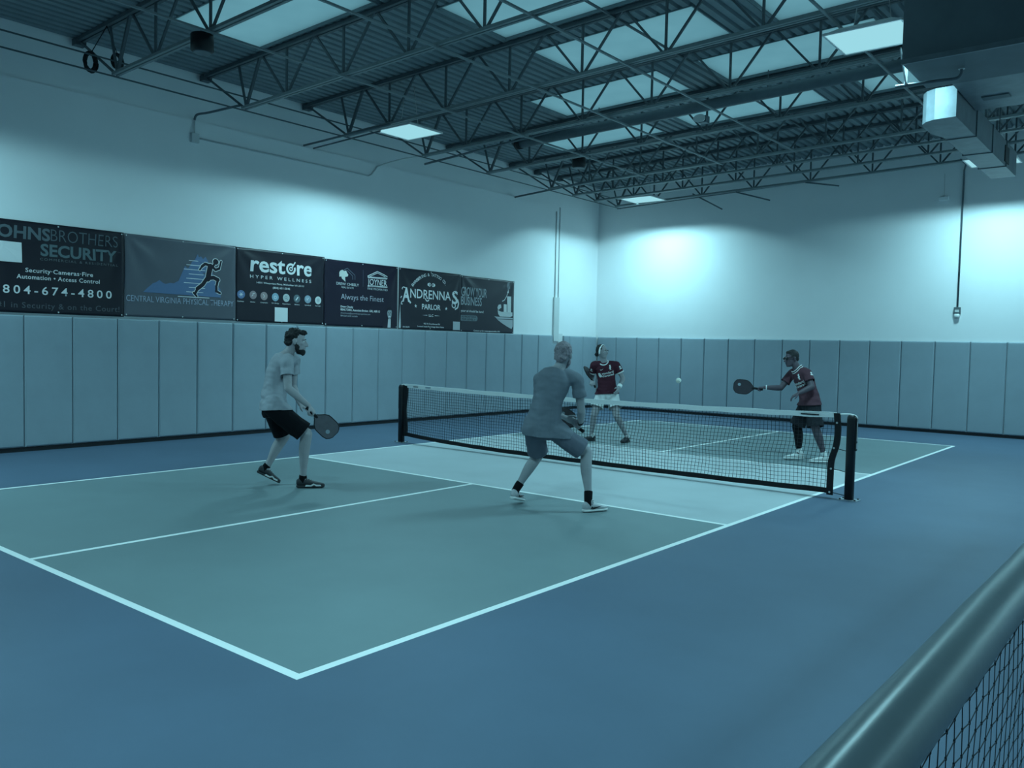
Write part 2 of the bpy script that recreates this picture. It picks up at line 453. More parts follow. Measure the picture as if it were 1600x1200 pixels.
# white horn on the bridging
t = empty('wall_horn', (0.3, 2.6, 4.9), 'small white horn speaker hung under the skylights', 'horn')
MB().box((.24, 2.5, 4.9), (.36, 2.62, 5.0)).build('horn_body', M['pipe'], t)
MB().loft([((.3, 2.5, 4.95), (.05, 0, 0), (0, 0, .04)), ((.3, 2.40, 4.94), (.10, 0, 0), (0, 0, .06))], 12).build('horn_mouth', M['whitepipe'], t)

# ------------------------------------------------------------------ lamps
def lamp(x, y, lab, wide=(1.0, 1.0), power=1.0):      # wide: hand-set beam stretch along x and along y, to even out the walls
    t = empty('ceiling_lamp', (x, y, 4.9), lab, 'ceiling lamp', 'square high bay lamps under the joists')
    hx, hy, z = .39, .36, 4.9
    mb = MB()
    mb.hexa([(x - hx, y - hy, z + .012), (x + hx, y - hy, z + .012), (x + hx, y + hy, z + .012), (x - hx, y + hy, z + .012), (x - .26, y - .24, z + .085), (x + .26, y - .24, z + .085), (x + .26, y + .24, z + .085), (x - .26, y + .24, z + .085)])
    mb.box((x - .1, y - .07, z + .085), (x + .1, y + .07, z + .14))
    mb.build('housing', M['housing'], t)
    mb = MB()
    for a, b in (((x - hx, y - hy), (x + hx, y - hy)), ((x + hx, y - hy), (x + hx, y + hy)), ((x + hx, y + hy), (x - hx, y + hy)), ((x - hx, y + hy), (x - hx, y - hy))):
        mb.bar((a[0], a[1], z + .006), (b[0], b[1], z + .006), .02, .024, (0, 0, 1))
    mb.build('rim', M['housing'], t)
    MB().box((x - hx + .012, y - hy + .012, z + .001), (x + hx - .012, y + hy - .012, z + .010)).build('diffuser', M['diffuser'], t)
    for s in (-1, 1):
        MB().tube([(x + s * .2, y, z + .085), (x + s * .1, y, deck_z(x))], .005, 6).build('chain', M['steel'], t)
    d = bpy.data.lights.new('lamp_light', 'AREA'); d.shape = 'RECTANGLE'; d.size = .74; d.size_y = .68
    d.energy = LAMP_W * power; d.color = TINT
    # beam shape made up for the wall light, no lens modelled: wide, cut off at about 66 degrees
    d.use_nodes = True
    nt = d.node_tree; N = nt.nodes; L = nt.links
    e = N['Emission']
    g = N.new('ShaderNodeNewGeometry')
    def dot(v):
        q = N.new('ShaderNodeVectorMath'); q.operation = 'DOT_PRODUCT'; q.inputs[1].default_value = v
        L.new(g.outputs['Incoming'], q.inputs[0])
        a = N.new('ShaderNodeMath'); a.operation = 'ABSOLUTE'; L.new(q.outputs['Value'], a.inputs[0]); return a.outputs[0]
    def op(k, a, b):
        q = N.new('ShaderNodeMath'); q.operation = k
        for i_, v in enumerate((a, b)):
            if isinstance(v, float): q.inputs[i_].default_value = v
            else: L.new(v, q.inputs[i_])
        return q.outputs[0]
    cz = dot((0, 0, 1)); fac = None
    for ax, wd in (((1, 0, 0), wide[0]), ((0, 1, 0), wide[1])):
        mr = N.new('ShaderNodeMapRange'); mr.interpolation_type = 'SMOOTHSTEP'
        mr.inputs['From Min'].default_value = BEAM[1] * wd; mr.inputs['From Max'].default_value = BEAM[0] * wd
        mr.inputs['To Min'].default_value = 1.0; mr.inputs['To Max'].default_value = 0.0
        L.new(op('DIVIDE', dot(ax), cz), mr.inputs['Value'])
        fac = mr.outputs['Result'] if fac is None else op('MULTIPLY', fac, mr.outputs['Result'])
    L.new(op('DIVIDE', fac, op('POWER', cz, BEAM[2])), e.inputs['Strength'])
    o = bpy.data.objects.new('lamp_light', d); COL.objects.link(o); o.parent = t; o.location = (0, 0, -0.016)
for x, y, lab in ((-3.76, .42, 'bright square ceiling lamp hanging near the left wall'), (3.30, .44, 'bright square ceiling lamp beside the big duct'), (-3.76, 7.72, 'bright square ceiling lamp hanging by the far corner'), (3.24, 7.60, 'ceiling lamp half hidden by the narrow duct near the back wall'),
                  (-3.76, -6.9, 'ceiling lamp near the left wall, behind the camera view'), (3.30, -6.9, 'ceiling lamp over the near end of the court'), (10.0, 2.9, 'ceiling lamp over the neighbouring court middle'), (10.0, 7.6, 'ceiling lamp over the neighbouring court far end'), (10.0, -6.9, 'ceiling lamp over the neighbouring court near end')):
    lamp(x, y, lab, (1.0, 2.2) if x < 0 and y < 5 else (2.2, 1.0) if y > 5 and x > 0 else (1.25, 1.0) if y > 5 else (1.0, 1.0), .86 if y > 5 else .85 if (x < 0 and y > 0) else 1.03)

# ------------------------------------------------------------------ ducts
t = empty('air_duct_trunk', (6, .5, 4.4), 'large dark rectangular air duct at the upper right', 'duct')
MB().box((3.75, -.08, 4.4), (XR - .01, .9, 5.62)).build('duct_body', M['plenum'], t, bevel=.02)
mb = MB()
for x in (5.2, 6.7, 8.2): mb.box((x, -.1, 4.385), (x + .04, .92, 5.64))
mb.box((3.75, -.095, 4.39), (XR - .02, -.07, 4.44))
mb.build('seam_flange', M['duct'], t)
t = empty('supply_duct', (6, 1.8, 4.4), 'galvanised rectangular supply duct running right behind the large duct', 'duct')
MB().box((3.99, 0.93, 4.42), (XR - .01, 2.2, 4.95)).build('duct_body', M['duct'], t, bevel=.012)
MB().box((4.15, 1.62, 4.408), (4.42, 1.76, 4.421)).build('label_plate', M['plenum'], t)
t = empty('branch_duct', (3.8, 3, 4.15), 'narrow galvanised duct branch pointing at the back wall', 'duct')
mb = MB()
pts = [(3.98, 1.25), (3.98, 5.15), (3.66, 5.15), (3.66, 2.2)]
arc = [(3.58 + .0, 1.9), (3.575, 1.6), (3.60, 1.42), (3.66, 1.32), (3.76, 1.26)]
mb.prism([(x, y, 4.15) for x, y in pts + arc], (0, 0, .34))
mb.build('duct_body', M['duct'], t)
MB().box((3.975, 4.2, 4.2), (3.99, 4.5, 4.42)).build('grille', M['black'], t)
mb = MB()
for y in (2.3, 3.3, 4.3): mb.box((3.64, y, 4.142), (3.992, y + .025, 4.5))
mb.build('seam_flange', M['plenum'], t)
for y in (2.4, 4.7):
    MB().bar((3.82, y, 4.49), (3.82, y, deck_z(3.8)), .012, .012).build('hanger', M['web'], t)
# sprinkler arm in front of the duct
t = empty('sprinkler_pipe', (3.7, .3, 4.3), 'dark sprinkler pipe with an upturned head below the large duct', 'sprinkler')
MB().tube(spline([(3.60, .30, 4.30), (4.0, .345, 4.3), (4.15, .365, 4.3), (4.20, .35, 4.33), (4.205, .34, 4.38)], 6), .016, 10).build('pipe', M['pipe'], t)
MB().loft([((4.205, .34, 4.375), (.03, 0, 0), (0, .03, 0)), ((4.205, .34, 4.38), (.03, 0, 0), (0, .03, 0))], 12).build('sprinkler_head', M['steel'], t)
MB().bar((3.70, .30, 4.31), (3.70, .30, 4.62), .012, .03).build('hanger_strap', M['whitepipe'], t)
MB().bar((3.70, .30, 4.31), (3.74, -.09, 4.55), .012, .03).build('hanger_strap', M['whitepipe'], t)

# ------------------------------------------------------------------ wall details
o = MB().box((XW - .03, 7.14, 1.66), (XW + .045, 7.34, 2.70)).build('corner_guard', M['whitepipe']); tag(o, 'flat grey-white cover channel on the left wall near the corner', 'wall channel')
rod('wall_conduit', [(XW + .015, 7.19, 2.7), (XW + .015, 7.19, 4.73)], .012, M['whitepipe'], 'thin white conduit above the cover channel, left of two', 'conduit', 'conduits above the cover channel')
rod('wall_conduit', [(XW + .01, 7.33, 2.7), (XW + .01, 7.33, 4.84)], .012, M['whitepipe'], 'thin white conduit above the cover channel, right of two', 'conduit', 'conduits above the cover channel')
o = MB().box((XW - .03, 7.37, 1.62), (XW + .02, 7.53, 1.84)).build('outlet_box', M['housing']); tag(o, 'white outlet box between the wall pads near the corner', 'outlet box')
t = empty('junction_box', (XW, -2.1, 4.5), 'white junction box on the upper left wall', 'junction box')
MB().box((XW, -2.17, 4.50), (XW + .06, -2.05, 4.64)).build('box', M['whitepipe'], t, bevel=.006)
MB().tube([(XW + .02, -2.11, 4.64), (XW + .02, -2.11, 4.83)], .012, 8).build('conduit', M['whitepipe'], t)
rod('wall_conduit', [(XW + .014, -2.05, 4.58), (XW + .014, 1.34, 4.58), (XW + .016, 1.42, 4.62), (XW + .02, 1.56, 4.79), (XW + .1, 1.68, 4.86), (-5.3, 1.72, 4.9), (-4.75, 1.72, 4.9)], .013, M['whitepipe'], 'thin white conduit from the junction box rising to the joist by the lamp', 'conduit')
t = empty('thermostat', (2.51, YB, 2.23), 'small grey and white thermostat on the back wall at the end of a conduit', 'thermostat')
MB().box((2.45, YB - .05, 2.32), (2.57, YB, 2.46)).build('case', M['plenum'], t, bevel=.012)
MB().box((2.475, YB - .06, 2.36), (2.545, YB - .045, 2.41)).build('display', M['whitepipe'], t)
MB().loft([((2.51, YB - .03, 2.24), (.045, 0, 0), (0, .028, 0)), ((2.51, YB - .03, 2.33), (.055, 0, 0), (0, .03, 0))], 12).build('lower_cover', M['housing'], t)
rod('wall_conduit', [(2.51, YB - .018, 2.45), (2.52, YB - .018, 5.08), (2.56, YB - .1, 5.17), (2.56, 8.5, 5.18)], .016, M['pipe'], 'dark conduit running down the back wall to the thermostat', 'conduit')
t = empty('pendant_box', (2.19, YB, 4.53), 'faint white box hung on wire high on the back wall', 'wall box')
MB().box((2.10, YB - .08, 4.53), (2.28, YB, 4.60)).build('box', M['wall'], t, bevel=.01)
MB().tube([(2.19, YB - .02, 4.6), (2.18, YB - .02, 5.05)], .005, 6).build('wire', M['whitepipe'], t)

# ------------------------------------------------------------------ wall pads
def pad(axis, a, b, lab, grp, top=1.795, bulge=.018):
    g = .004; mb = MB()
    # padded panel: front face gently bulged
    n, k = 6, 10
    def P(u, v, d):
        w = a + g + (b - a - 2 * g) * u; z = .062 + (top - .062) * v
        return (XW + d, w, z) if axis == 'x' else (w, YB - d, z)
    us = [0, .03, .08, .3, .5, .7, .92, .97, 1]; vs = [0, .01, .03, .25, .5, .75, .97, .99, 1]
    def dep(u, v):
        e = min(u, 1 - u) * (b - a); f = min(v, 1 - v) * 1.73
        q = min(1, min(e, f) / .03)
        return (.034 if bulge > .01 else .006) + bulge * math.sqrt(max(0, 1 - (1 - q) ** 2))
    grid = [[mb.bm.verts.new(P(u, v, dep(u, v))) for v in vs] for u in us]
    back = [[mb.bm.verts.new(P(u, v, .0)) for v in (0, 1)] for u in (0, 1)]
    for i in range(len(us) - 1):
        for j in range(len(vs) - 1):
            mb.bm.faces.new((grid[i][j], grid[i + 1][j], grid[i + 1][j + 1], grid[i][j + 1]))
    m_, l_ = len(us) - 1, len(vs) - 1
    mb.bm.faces.new([grid[i][l_] for i in range(m_ + 1)] + [back[1][1], back[0][1]])
    mb.bm.faces.new([grid[i][0] for i in range(m_, -1, -1)] + [back[0][0], back[1][0]])
    mb.bm.faces.new([grid[0][j] for j in range(l_ + 1)] + [back[0][1], back[0][0]])
    mb.bm.faces.new([grid[m_][j] for j in range(l_, -1, -1)] + [back[1][0], back[1][1]])
    o = mb.build('wall_pad', M['pad'])
    tag(o, lab, 'wall pad', grp)
pad('x', 7.12, 7.56, 'short added panel for the shaded gap under the white outlet box near the corner', None, 1.60, .006)  # added recessed panel, stands in for the dark gap between the pads
ls = [8.995, 8.38, 7.80, 7.56, None, 7.12] + [6.544 - .6145 * k for k in range(0, 21)]
k = 0
for a, b in zip(ls, ls[1:]):
    if a is None or b is None: continue
    pad('x', b, a, 'tall grey-blue vinyl wall pad on the left wall, %s from the far corner' % ordinal(k), 'wall pads on the left wall'); k += 1
    if k > 23: break
bs = [-5.742, -5.19, -4.59, -3.975, -3.365, -2.77, -2.17, -1.54, -.91, -.31, .315, .917, 1.527, 2.145, 2.768, 3.383, 4.0, 4.61, 5.22]
for k, (a, b) in enumerate(zip(bs, bs[1:])):
    pad('y', a, b, 'tall grey-blue vinyl wall pad on the back wall, %s from the left corner' % ordinal(k), 'wall pads on the back wall')
# ------------------------------------------------------------------ banners on the left wall
BX = XW + 0.014
def wave(y, z, y0, y1, seed, amp=.010):
    """drape of the hung vinyl: folds fan out from the top corners"""
    u = (y - y0) / (y1 - y0); v = (z - 1.82) / 1.2
    w = 0.0
    for cu, sg in ((0, 1), (1, -1)):
        du = (u - cu) * sg * (y1 - y0); dv = 1 - v
        a = math.atan2(dv, max(du, 1e-3)); r = math.hypot(du, dv)
        w += amp * math.sin(a * 9 + seed) * math.exp(-((r - .35) / .35) ** 2)
    w += amp * .6 * math.sin(u * 7 + seed) * (1 - v) * math.sin(v * 2.2 + seed)
    return w + amp * 1.5
_cap = [None]
def text_mesh(s, y0, y1, z, cap, bold=0.0, slant=0.0, space=1.0):
    """flat letters on the banner plane as (y, z, faces)"""
    cu = bpy.data.curves.new('lettering', 'FONT'); cu.body = s; cu.offset = bold; cu.resolution_u = 3; cu.shear = slant; cu.space_character = space
    o = bpy.data.objects.new('lettering', cu); COL.objects.link(o)
    bpy.context.view_layer.update()
    me = bpy.data.meshes.new_from_object(o.evaluated_get(bpy.context.evaluated_depsgraph_get()))
    bpy.data.objects.remove(o); bpy.data.curves.remove(cu)
    x0 = min(v.co.x for v in me.vertices); x1 = max(v.co.x for v in me.vertices)
    if _cap[0] is None:
        _cap[0] = 1.0; m2 = text_mesh('H', 0, 1, 0, 1); _cap[0] = max(v.co.y for v in m2.vertices); bpy.data.meshes.remove(m2)
    for v in me.vertices:
        v.co = V((y0 + (v.co.x - x0) / (x1 - x0) * (y1 - y0), z + v.co.y / _cap[0] * cap, 0))
    return me
def banner(y0, y1, z0, z1, col, label, seed):
    t = empty('banner', (BX, (y0 + y1) / 2, z0), label, 'banner', 'advertising banners on the left wall')
    mb = MB(); n, k = 44, 30
    g = [[mb.bm.verts.new((BX + wave(y0 + (y1 - y0) * i / n, z0 + (z1 - z0) * j / k, y0, y1, seed), y0 + (y1 - y0) * i / n, z0 + (z1 - z0) * j / k)) for j in range(k + 1)] for i in range(n + 1)]
    for i in range(n):
        for j in range(k):
            f = mb.bm.faces.new((g[i][j], g[i + 1][j], g[i + 1][j + 1], g[i][j + 1])); f.smooth = True
    o = mb.build('banner_sheet', mat('banner_vinyl', col, 0.42, var=.04, vscale=4, spec=.35), t, False)
    sm = o.modifiers.new('thickness', 'SOLIDIFY'); sm.thickness = .002; sm.offset = -1
    for yy in (y0 + .03, (y0 + y1) / 2, y1 - .03):
        for zz_ in (z0 + .025, z1 - .025):
            x = BX + wave(yy, zz_, y0, y1, seed)
            MB().loft([((x, yy, zz_), (0, .011, 0), (0, 0, .011)), ((x + .005, yy, zz_), (0, .009, 0), (0, 0, .009))], 10).build('grommet', M['whitepipe'], t)
    return t, (y0, y1, seed)
ink = {}
def inkmat(c):
    if c not in ink: ink[c] = mat('banner_ink', pc(*c), 0.55, spec=.25)
    return ink[c]
def drape(me, w, lift=.003):
    for v in me.vertices:
        y, z = v.co.x, v.co.y
        v.co = V((BX + wave(y, z, *w) + lift, y, z))
def words(b, s, y0, y1, z, cap, c, bold=0.0, name='lettering', slant=0.0, lift=.004, space=1.0):
    t, w = b
    me = text_mesh(s, y0, y1, z, cap, bold, slant, space)
    drape(me, w, lift)
    return link_mesh(name, me, inkmat(c), t)
def shape(b, polys, c, name='printed_mark', lift=.004, sub=4):
    """flat printed shapes; polys of (y, z) points"""
    t, w = b; mb = MB()
    for p in polys:
        mb.face([(y, z, 0) for y, z in p])
    bmesh.ops.triangulate(mb.bm, faces=mb.bm.faces)
    for _ in range(sub): bmesh.ops.subdivide_edges(mb.bm, edges=[e for e in mb.bm.edges if e.calc_length() > .12], cuts=1)
    me = mb.mesh(name, False); drape(me, w, lift)
    return link_mesh(name, me, inkmat(c), t)
def circ(y, z, r, n=20, a0=0, a1=2 * PI): return [(y + r * math.cos(a0 + (a1 - a0) * i / n), z + r * math.sin(a0 + (a1 - a0) * i / n)) for i in range(n)]
def ring(y, z, r, w, a0=0, a1=2 * PI, n=20):
    out = []
    for i in range(n):
        p = a0 + (a1 - a0) * i / n; q = a0 + (a1 - a0) * (i + 1) / n
        out.append([(y + r * math.cos(p), z + r * math.sin(p)), (y + (r - w) * math.cos(p), z + (r - w) * math.sin(p)), (y + (r - w) * math.cos(q), z + (r - w) * math.sin(q)), (y + r * math.cos(q), z + r * math.sin(q))])
    return out
def seg(p, q, w):
    d = V((q[0] - p[0], q[1] - p[1])).normalized(); n = V((-d.y, d.x)) * w / 2
    return [(p[0] - n.x, p[1] - n.y), (q[0] - n.x, q[1] - n.y), (q[0] + n.x, q[1] + n.y), (p[0] + n.x, p[1] + n.y)]
def poly_line(pts, w): return [seg(p, q, w) for p, q in zip(pts, pts[1:])]
def rect(y0, z0, y1, z1): return [(y0, z0), (y1, z0), (y1, z1), (y0, z1)]
def star(y, z, r): return [(y + (r if i % 2 == 0 else r * .4) * math.sin(i * PI / 5), z + (r if i % 2 == 0 else r * .4) * math.cos(i * PI / 5)) for i in range(10)]
WHITE = (150, 210, 222); DIM = (52, 88, 100)

b = banner(-4.97, -3.195, 1.825, 3.02, pc(16, 24, 36), 'black banner with a large phone number at the left end of the wall', 0.4)
words(b, 'JOHNS', -4.913, -4.188, 2.793, .151, (62, 100, 112), .03)
words(b, 'BROTHERS', -4.18, -3.283, 2.796, .157, (58, 94, 106), -.012)
words(b, 'SECURITY', -4.309, -3.295, 2.593, .148, (62, 105, 116), .03)
words(b, 'TM', -3.285, -3.245, 2.72, .02, DIM)
words(b, 'COMMERCIAL & RESIDENTIAL', -4.315, -3.279, 2.53, .031, (70, 108, 118), space=1.35)
words(b, 'Security·Cameras·Fire', -4.498, -3.629, 2.36, .054, WHITE, .014, space=1.08)
words(b, 'Automation • Access Control', -4.603, -3.535, 2.271, .054, WHITE, .014, space=1.08)
words(b, '804-674-4800', -4.766, -3.369, 2.075, .103, WHITE, .012, space=1.45)
words(b, '#1 in Security & on the Court!', -4.849, -3.26, 1.891, .073, (58, 88, 100), .006, space=1.12)
shape(b, [rect(-4.84, 2.475, -4.54, 2.735)], WHITE, 'blank_card', .009)

b = banner(-3.19, -1.395, 1.835, 3.015, pc(58, 86, 100), 'grey banner with a running figure over a blue map shape', 1.9)
VA = [(-2.914, 2.197), (-2.84, 2.27), (-2.80, 2.30), (-2.764, 2.335), (-2.72, 2.35), (-2.666, 2.389), (-2.61, 2.35), (-2.567, 2.337), (-2.50, 2.36), (-2.44, 2.355), (-2.364, 2.40), (-2.32, 2.50), (-2.262, 2.63), (-2.225, 2.60), (-2.197, 2.61), (-2.15, 2.70), (-2.10, 2.74), (-2.053, 2.83), (-2.03, 2.78), (-1.999, 2.80), (-1.96, 2.76), (-1.919, 2.80), (-1.86, 2.70), (-1.84, 2.62), (-1.80, 2.55), (-1.75, 2.43), (-1.70, 2.36), (-1.664, 2.31), (-1.663, 2.187)]
shape(b, [VA], (62, 110, 150), 'map_shape')
shape(b, [seg((-2.20 + k * .0 - .10 * (k % 3) * .4, 2.72 - k * .068), (-1.93 - .03 * (k % 2), 2.72 - k * .068), .009) for k in range(8)], WHITE, 'speed_lines', .0045)
RUN = [([(-1.845, 2.66), (-1.87, 2.55), (-1.885, 2.46)], .085), ([(-1.885, 2.47), (-1.79, 2.49), (-1.705, 2.46)], .06), ([(-1.705, 2.47), (-1.735, 2.36), (-1.735, 2.28)], .042), ([(-1.745, 2.285), (-1.675, 2.255)], .035),
       ([(-1.90, 2.47), (-1.97, 2.37), (-2.06, 2.30)], .06), ([(-2.05, 2.31), (-2.10, 2.22)], .042), ([(-2.12, 2.235), (-2.07, 2.185)], .03), ([(-1.83, 2.665), (-1.93, 2.69), (-1.985, 2.645)], .042), ([(-1.98, 2.65), (-2.02, 2.595)], .03), ([(-1.82, 2.66), (-1.755, 2.61), (-1.69, 2.64)], .04), ([(-1.69, 2.63), (-1.665, 2.75)], .03), ([(-1.80, 2.66), (-1.775, 2.71)], .035)]
def fig(ext): 
    out = []
    for pts, w in RUN:
        out += poly_line(pts, w + ext)
        for p in pts: out.append(circ(p[0], p[1], (w + ext) / 2, 10))
    out.append(circ(-1.755, 2.735, .045 + ext / 2, 16))
    return out
shape(b, fig(.022), WHITE, 'runner_outline', .0055, 0)
shape(b, fig(0), (22, 30, 42), 'runner_figure', .0075, 0)
shape(b, [seg((-2.376, 2.165), (-1.856, 2.169), .012)], WHITE, 'ground_line', .0045)
words(b, 'CENTRAL VIRGINIA PHYSICAL THERAPY', -3.163, -1.436, 2.056, .086, (112, 165, 192), -.002)

b = banner(-1.39, .355, 1.825, 3.01, pc(20, 30, 42), 'black banner with a bold white title and a row of round icons', 3.1)
words(b, 'rest', -1.129, -.46, 2.652, .245, WHITE, .022)
shape(b, ring(-.345, 2.743, .096, .036, PI * .32, PI * 2.12) + [seg((-.335, 2.755), (-.255, 2.865), .022)] + ring(-.345, 2.743, .036, .018), WHITE, 'dial_letter')
words(b, 're', -.225, .082, 2.652, .245, WHITE, .022)
words(b, 'HYPER WELLNESS', -1.132, .079, 2.538, .051, WHITE, .004, space=1.6)
words(b, '14301 Winterview Pkwy, Midlothian VA 23113', -1.011, -.071, 2.458, .027, WHITE, .01)
words(b, '(804) 601-5045', -.703, -.361, 2.39, .032, WHITE, .01)
IC = [(-1.297, 2.26, (70, 120, 165)), (-1.079, 2.263, (100, 125, 135)), (-.871, 2.258, (105, 130, 138)), (-.653, 2.253, (95, 160, 185)), (-.434, 2.253, (125, 180, 190)), (-.218, 2.251, (65, 105, 118)), (.006, 2.253, (95, 150, 172)), (.223, 2.247, (140, 200, 210))]
for i, (y, z, c) in enumerate(IC):
    shape(b, [circ(y, z, .068, 24)], c, 'round_icon')
    mk = [[seg((y - .035, z), (y + .035, z), .01), seg((y - .02, z - .03), (y + .02, z + .03), .01), seg((y + .02, z - .03), (y - .02, z + .03), .01)],
          poly_line([(y - .03, z - .02), (y, z), (y - .01, z + .02), (y + .03, z + .03)], .008), poly_line([(y - .02, z + .03), (y + .01, z), (y - .01, z - .03)], .008), ring(y, z - .005, .028, .01),
          ring(y - .008, z + .006, .026, .009) + [seg((y + .01, z - .012), (y + .03, z - .032), .01)], [seg((y - .025, z - .03), (y + .025, z + .03), .018)], poly_line([(y - .02, z + .03), (y - .015, z - .02), (y + .02, z + .03)], .008), ring(y, z, .03, .007) + [circ(y, z, .01, 10)]][i]
    shape(b, mk, WHITE if i not in (4, 7) else (80, 130, 150), 'icon_mark', .005, 0)
for y0, y1, s in ((-1.365, -1.245, 'Cryotherapy'), (-1.13, -1.04, 'Infrared Sauna'), (-.94, -.80, 'Compression'), (-.72, -.58, 'IV Drip'), (-.51, -.35, 'Hyperbaric'), (-.265, -.165, 'IM Shots'), (-.055, .07, 'HydraFacial'), (.165, .285, 'Red Light')):
    words(b, s, y0, y1, 2.142, .018, WHITE, .01)
shape(b, [rect(-.665, 1.85, -.408, 2.085)], WHITE, 'blank_card', .009)

b = banner(.36, 2.10, 1.815, 2.985, pc(17, 23, 42), 'dark navy banner with two emblems and a small portrait at the bottom', 4.4)
words(b, 'DREW CHEELY', .616, 1.138, 2.55, .045, (135, 190, 202), .004)
words(b, 'REAL ESTATE', .742, 1.018, 2.497, .03, (130, 185, 196), .006)
shape(b, [[(.683, 2.769), (.70, 2.80), (.745, 2.822), (.78, 2.80), (.83, 2.812), (.85, 2.78), (.883, 2.74), (.87, 2.71), (.815, 2.70), (.82, 2.66), (.83, 2.61), (.79, 2.64), (.747, 2.667), (.735, 2.70), (.692, 2.695)]], (140, 195, 200), 'animal_head_emblem')
shape(b, poly_line([(.758, 2.807), (.862, 2.859), (1.041, 2.744), (1.043, 2.663)], .010) + poly_line([(.84, 2.81), (.863, 2.815), (.986, 2.728), (.987, 2.664)], .010), (70, 105, 125), 'house_outline')
shape(b, [seg((1.235, 2.55), (1.235, 2.86), .005)], (60, 95, 115), 'divider_line')
shape(b, poly_line([(1.343, 2.755), (1.576, 2.856), (1.838, 2.778)], .014) + poly_line([(1.40, 2.752), (1.576, 2.828), (1.785, 2.768)], .010) + [seg((1.343, 2.738), (1.838, 2.748), .016), seg((1.35, 2.722), (1.83, 2.730), .006), seg((1.352, 2.582), (1.832, 2.588), .01), seg((1.352, 2.566), (1.832, 2.572), .006)], WHITE, 'temple_emblem')
words(b, 'JOYNER', 1.346, 1.825, 2.60, .107, WHITE, .0)
words(b, 'FINE PROPERTIES', 1.347, 1.833, 2.508, .036, (130, 185, 198), 0)
words(b, 'Always the Finest', .726, 1.741, 2.30, .095, (125, 175, 195), -.006)
words(b, 'Drew Cheely', .72, 1.012, 2.151, .034, WHITE, .02)
words(b, 'REALTOR®, Associate Broker, GRI, ABR ®', .721, 1.655, 2.096, .036, WHITE, .02)
words(b, 'drewcheely@joynerfineproperties.com', .722, 1.42, 2.04, .026, (115, 165, 180), .0)
words(b, '804.567.2242 mobile', .722, 1.119, 1.99, .028, (120, 170, 185), .0)
shape(b, [[(1.72, 1.822), (1.735, 1.92), (1.80, 1.965), (1.86, 1.985), (1.925, 1.985), (1.99, 1.965), (2.06, 1.92), (2.075, 1.822)]], (24, 34, 48), 'printed_jacket', .004)
shape(b, [[(1.845, 1.822), (1.86, 1.985), (1.925, 1.985), (1.925, 1.822)]], (130, 182, 195), 'printed_shirt', .006)
shape(b, [[(1.892 + .062 * math.cos(a * PI / 10) * (1 if math.sin(a * PI / 10) > 0 else .85), 2.085 + .105 * math.sin(a * PI / 10)) for a in range(20)]], (95, 140, 152), 'printed_face', .007)
shape(b, [[(1.825, 2.11), (1.83, 2.17), (1.86, 2.205), (1.91, 2.215), (1.955, 2.18), (1.962, 2.11), (1.94, 2.155), (1.85, 2.15)]], (20, 30, 42), 'printed_hair', .009)
shape(b, [seg((1.855, 2.105), (1.88, 2.105), .010), seg((1.905, 2.105), (1.93, 2.105), .010), seg((1.893, 2.095), (1.887, 2.065), .008)], (35, 55, 68), 'printed_eyes', .009, 0)
shape(b, [seg((1.865, 2.03), (1.92, 2.03), .013)], WHITE, 'printed_smile', .009, 0)

b = banner(2.125, 3.875, 1.81, 2.98, pc(21, 32, 44), 'black banner with ornate white lettering and an arched line on top', 5.3)
top = 'BARBERING & TATTOO CO.'
t_, w_ = b
RC = (3.0, 2.27); RR = .615
for i, ch in enumerate(top):
    if ch == ' ': continue
    a = math.radians(140.5 - 92 * i / (len(top) - 1))
    me = text_mesh(ch, -.026 if ch not in 'I.' else -.008, .026 if ch not in 'I.' else .008, 0, .058, .012)
    for v in me.vertices:
        x, yv = v.co.x, v.co.y
        v.co = V((RC[0] + math.cos(a) * (RR + yv) + math.sin(a) * x, RC[1] + math.sin(a) * (RR + yv) * .99 - math.cos(a) * x, 0))
    drape(me, w_); link_mesh('arched_letter', me, inkmat(WHITE), t_)
shape(b, ring(2.955, 2.708, .038, .014) + [circ(2.925, 2.708, .03, 12), circ(3.085, 2.705, .03, 12)] + ring(3.055, 2.705, .038, .014), WHITE, 'scroll_mark')
words(b, 'A', 2.225, 2.42, 2.345, .255, WHITE, .03)
shape(b, poly_line([(2.225, 2.345), (2.20, 2.31), (2.205, 2.285), (2.235, 2.29)], .02) + poly_line([(2.30, 2.60), (2.26, 2.62), (2.225, 2.60), (2.23, 2.57)], .018) + poly_line([(2.22, 2.44), (2.19, 2.42), (2.19, 2.40)], .018) + [seg((2.40, 2.36), (2.445, 2.315), .035)], WHITE, 'letter_swash')
words(b, 'NDRENNA', 2.425, 3.574, 2.425, .17, WHITE, .012)
shape(b, poly_line([(2.84, 2.43), (2.88, 2.38), (2.93, 2.385), (2.945, 2.41)], .022), WHITE, 'letter_swash')
words(b, 'S', 3.605, 3.80, 2.37, .25, WHITE, .02)
shape(b, poly_line([(3.66, 2.41), (3.615, 2.36), (3.62, 2.31), (3.67, 2.28), (3.72, 2.30), (3.725, 2.35), (3.69, 2.37)], .022) + poly_line([(3.79, 2.46), (3.815, 2.38), (3.79, 2.29), (3.71, 2.25)], .03), WHITE, 'letter_swash')
words(b, 'PARLOR', 2.754, 3.28, 2.215, .10, WHITE, .02)
shape(b, [star(2.581, 2.267, .04), star(3.444, 2.254, .04)], WHITE, 'star_mark')
words(b, 'LLC', 2.951, 3.08, 2.075, .045, WHITE, .015)
shape(b, [[(2.77, 2.097), (2.907, 2.090), (2.907, 2.106)], [(3.266, 2.097), (3.121, 2.106), (3.121, 2.090)]], WHITE, 'dash_mark')
words(b, '902 N Courthouse Rd', 2.814, 3.263, 1.915, .029, WHITE, .015)
words(b, 'Located inside Pure Image Salon Suites', 2.646, 3.383, 1.860, .027, WHITE, .015)
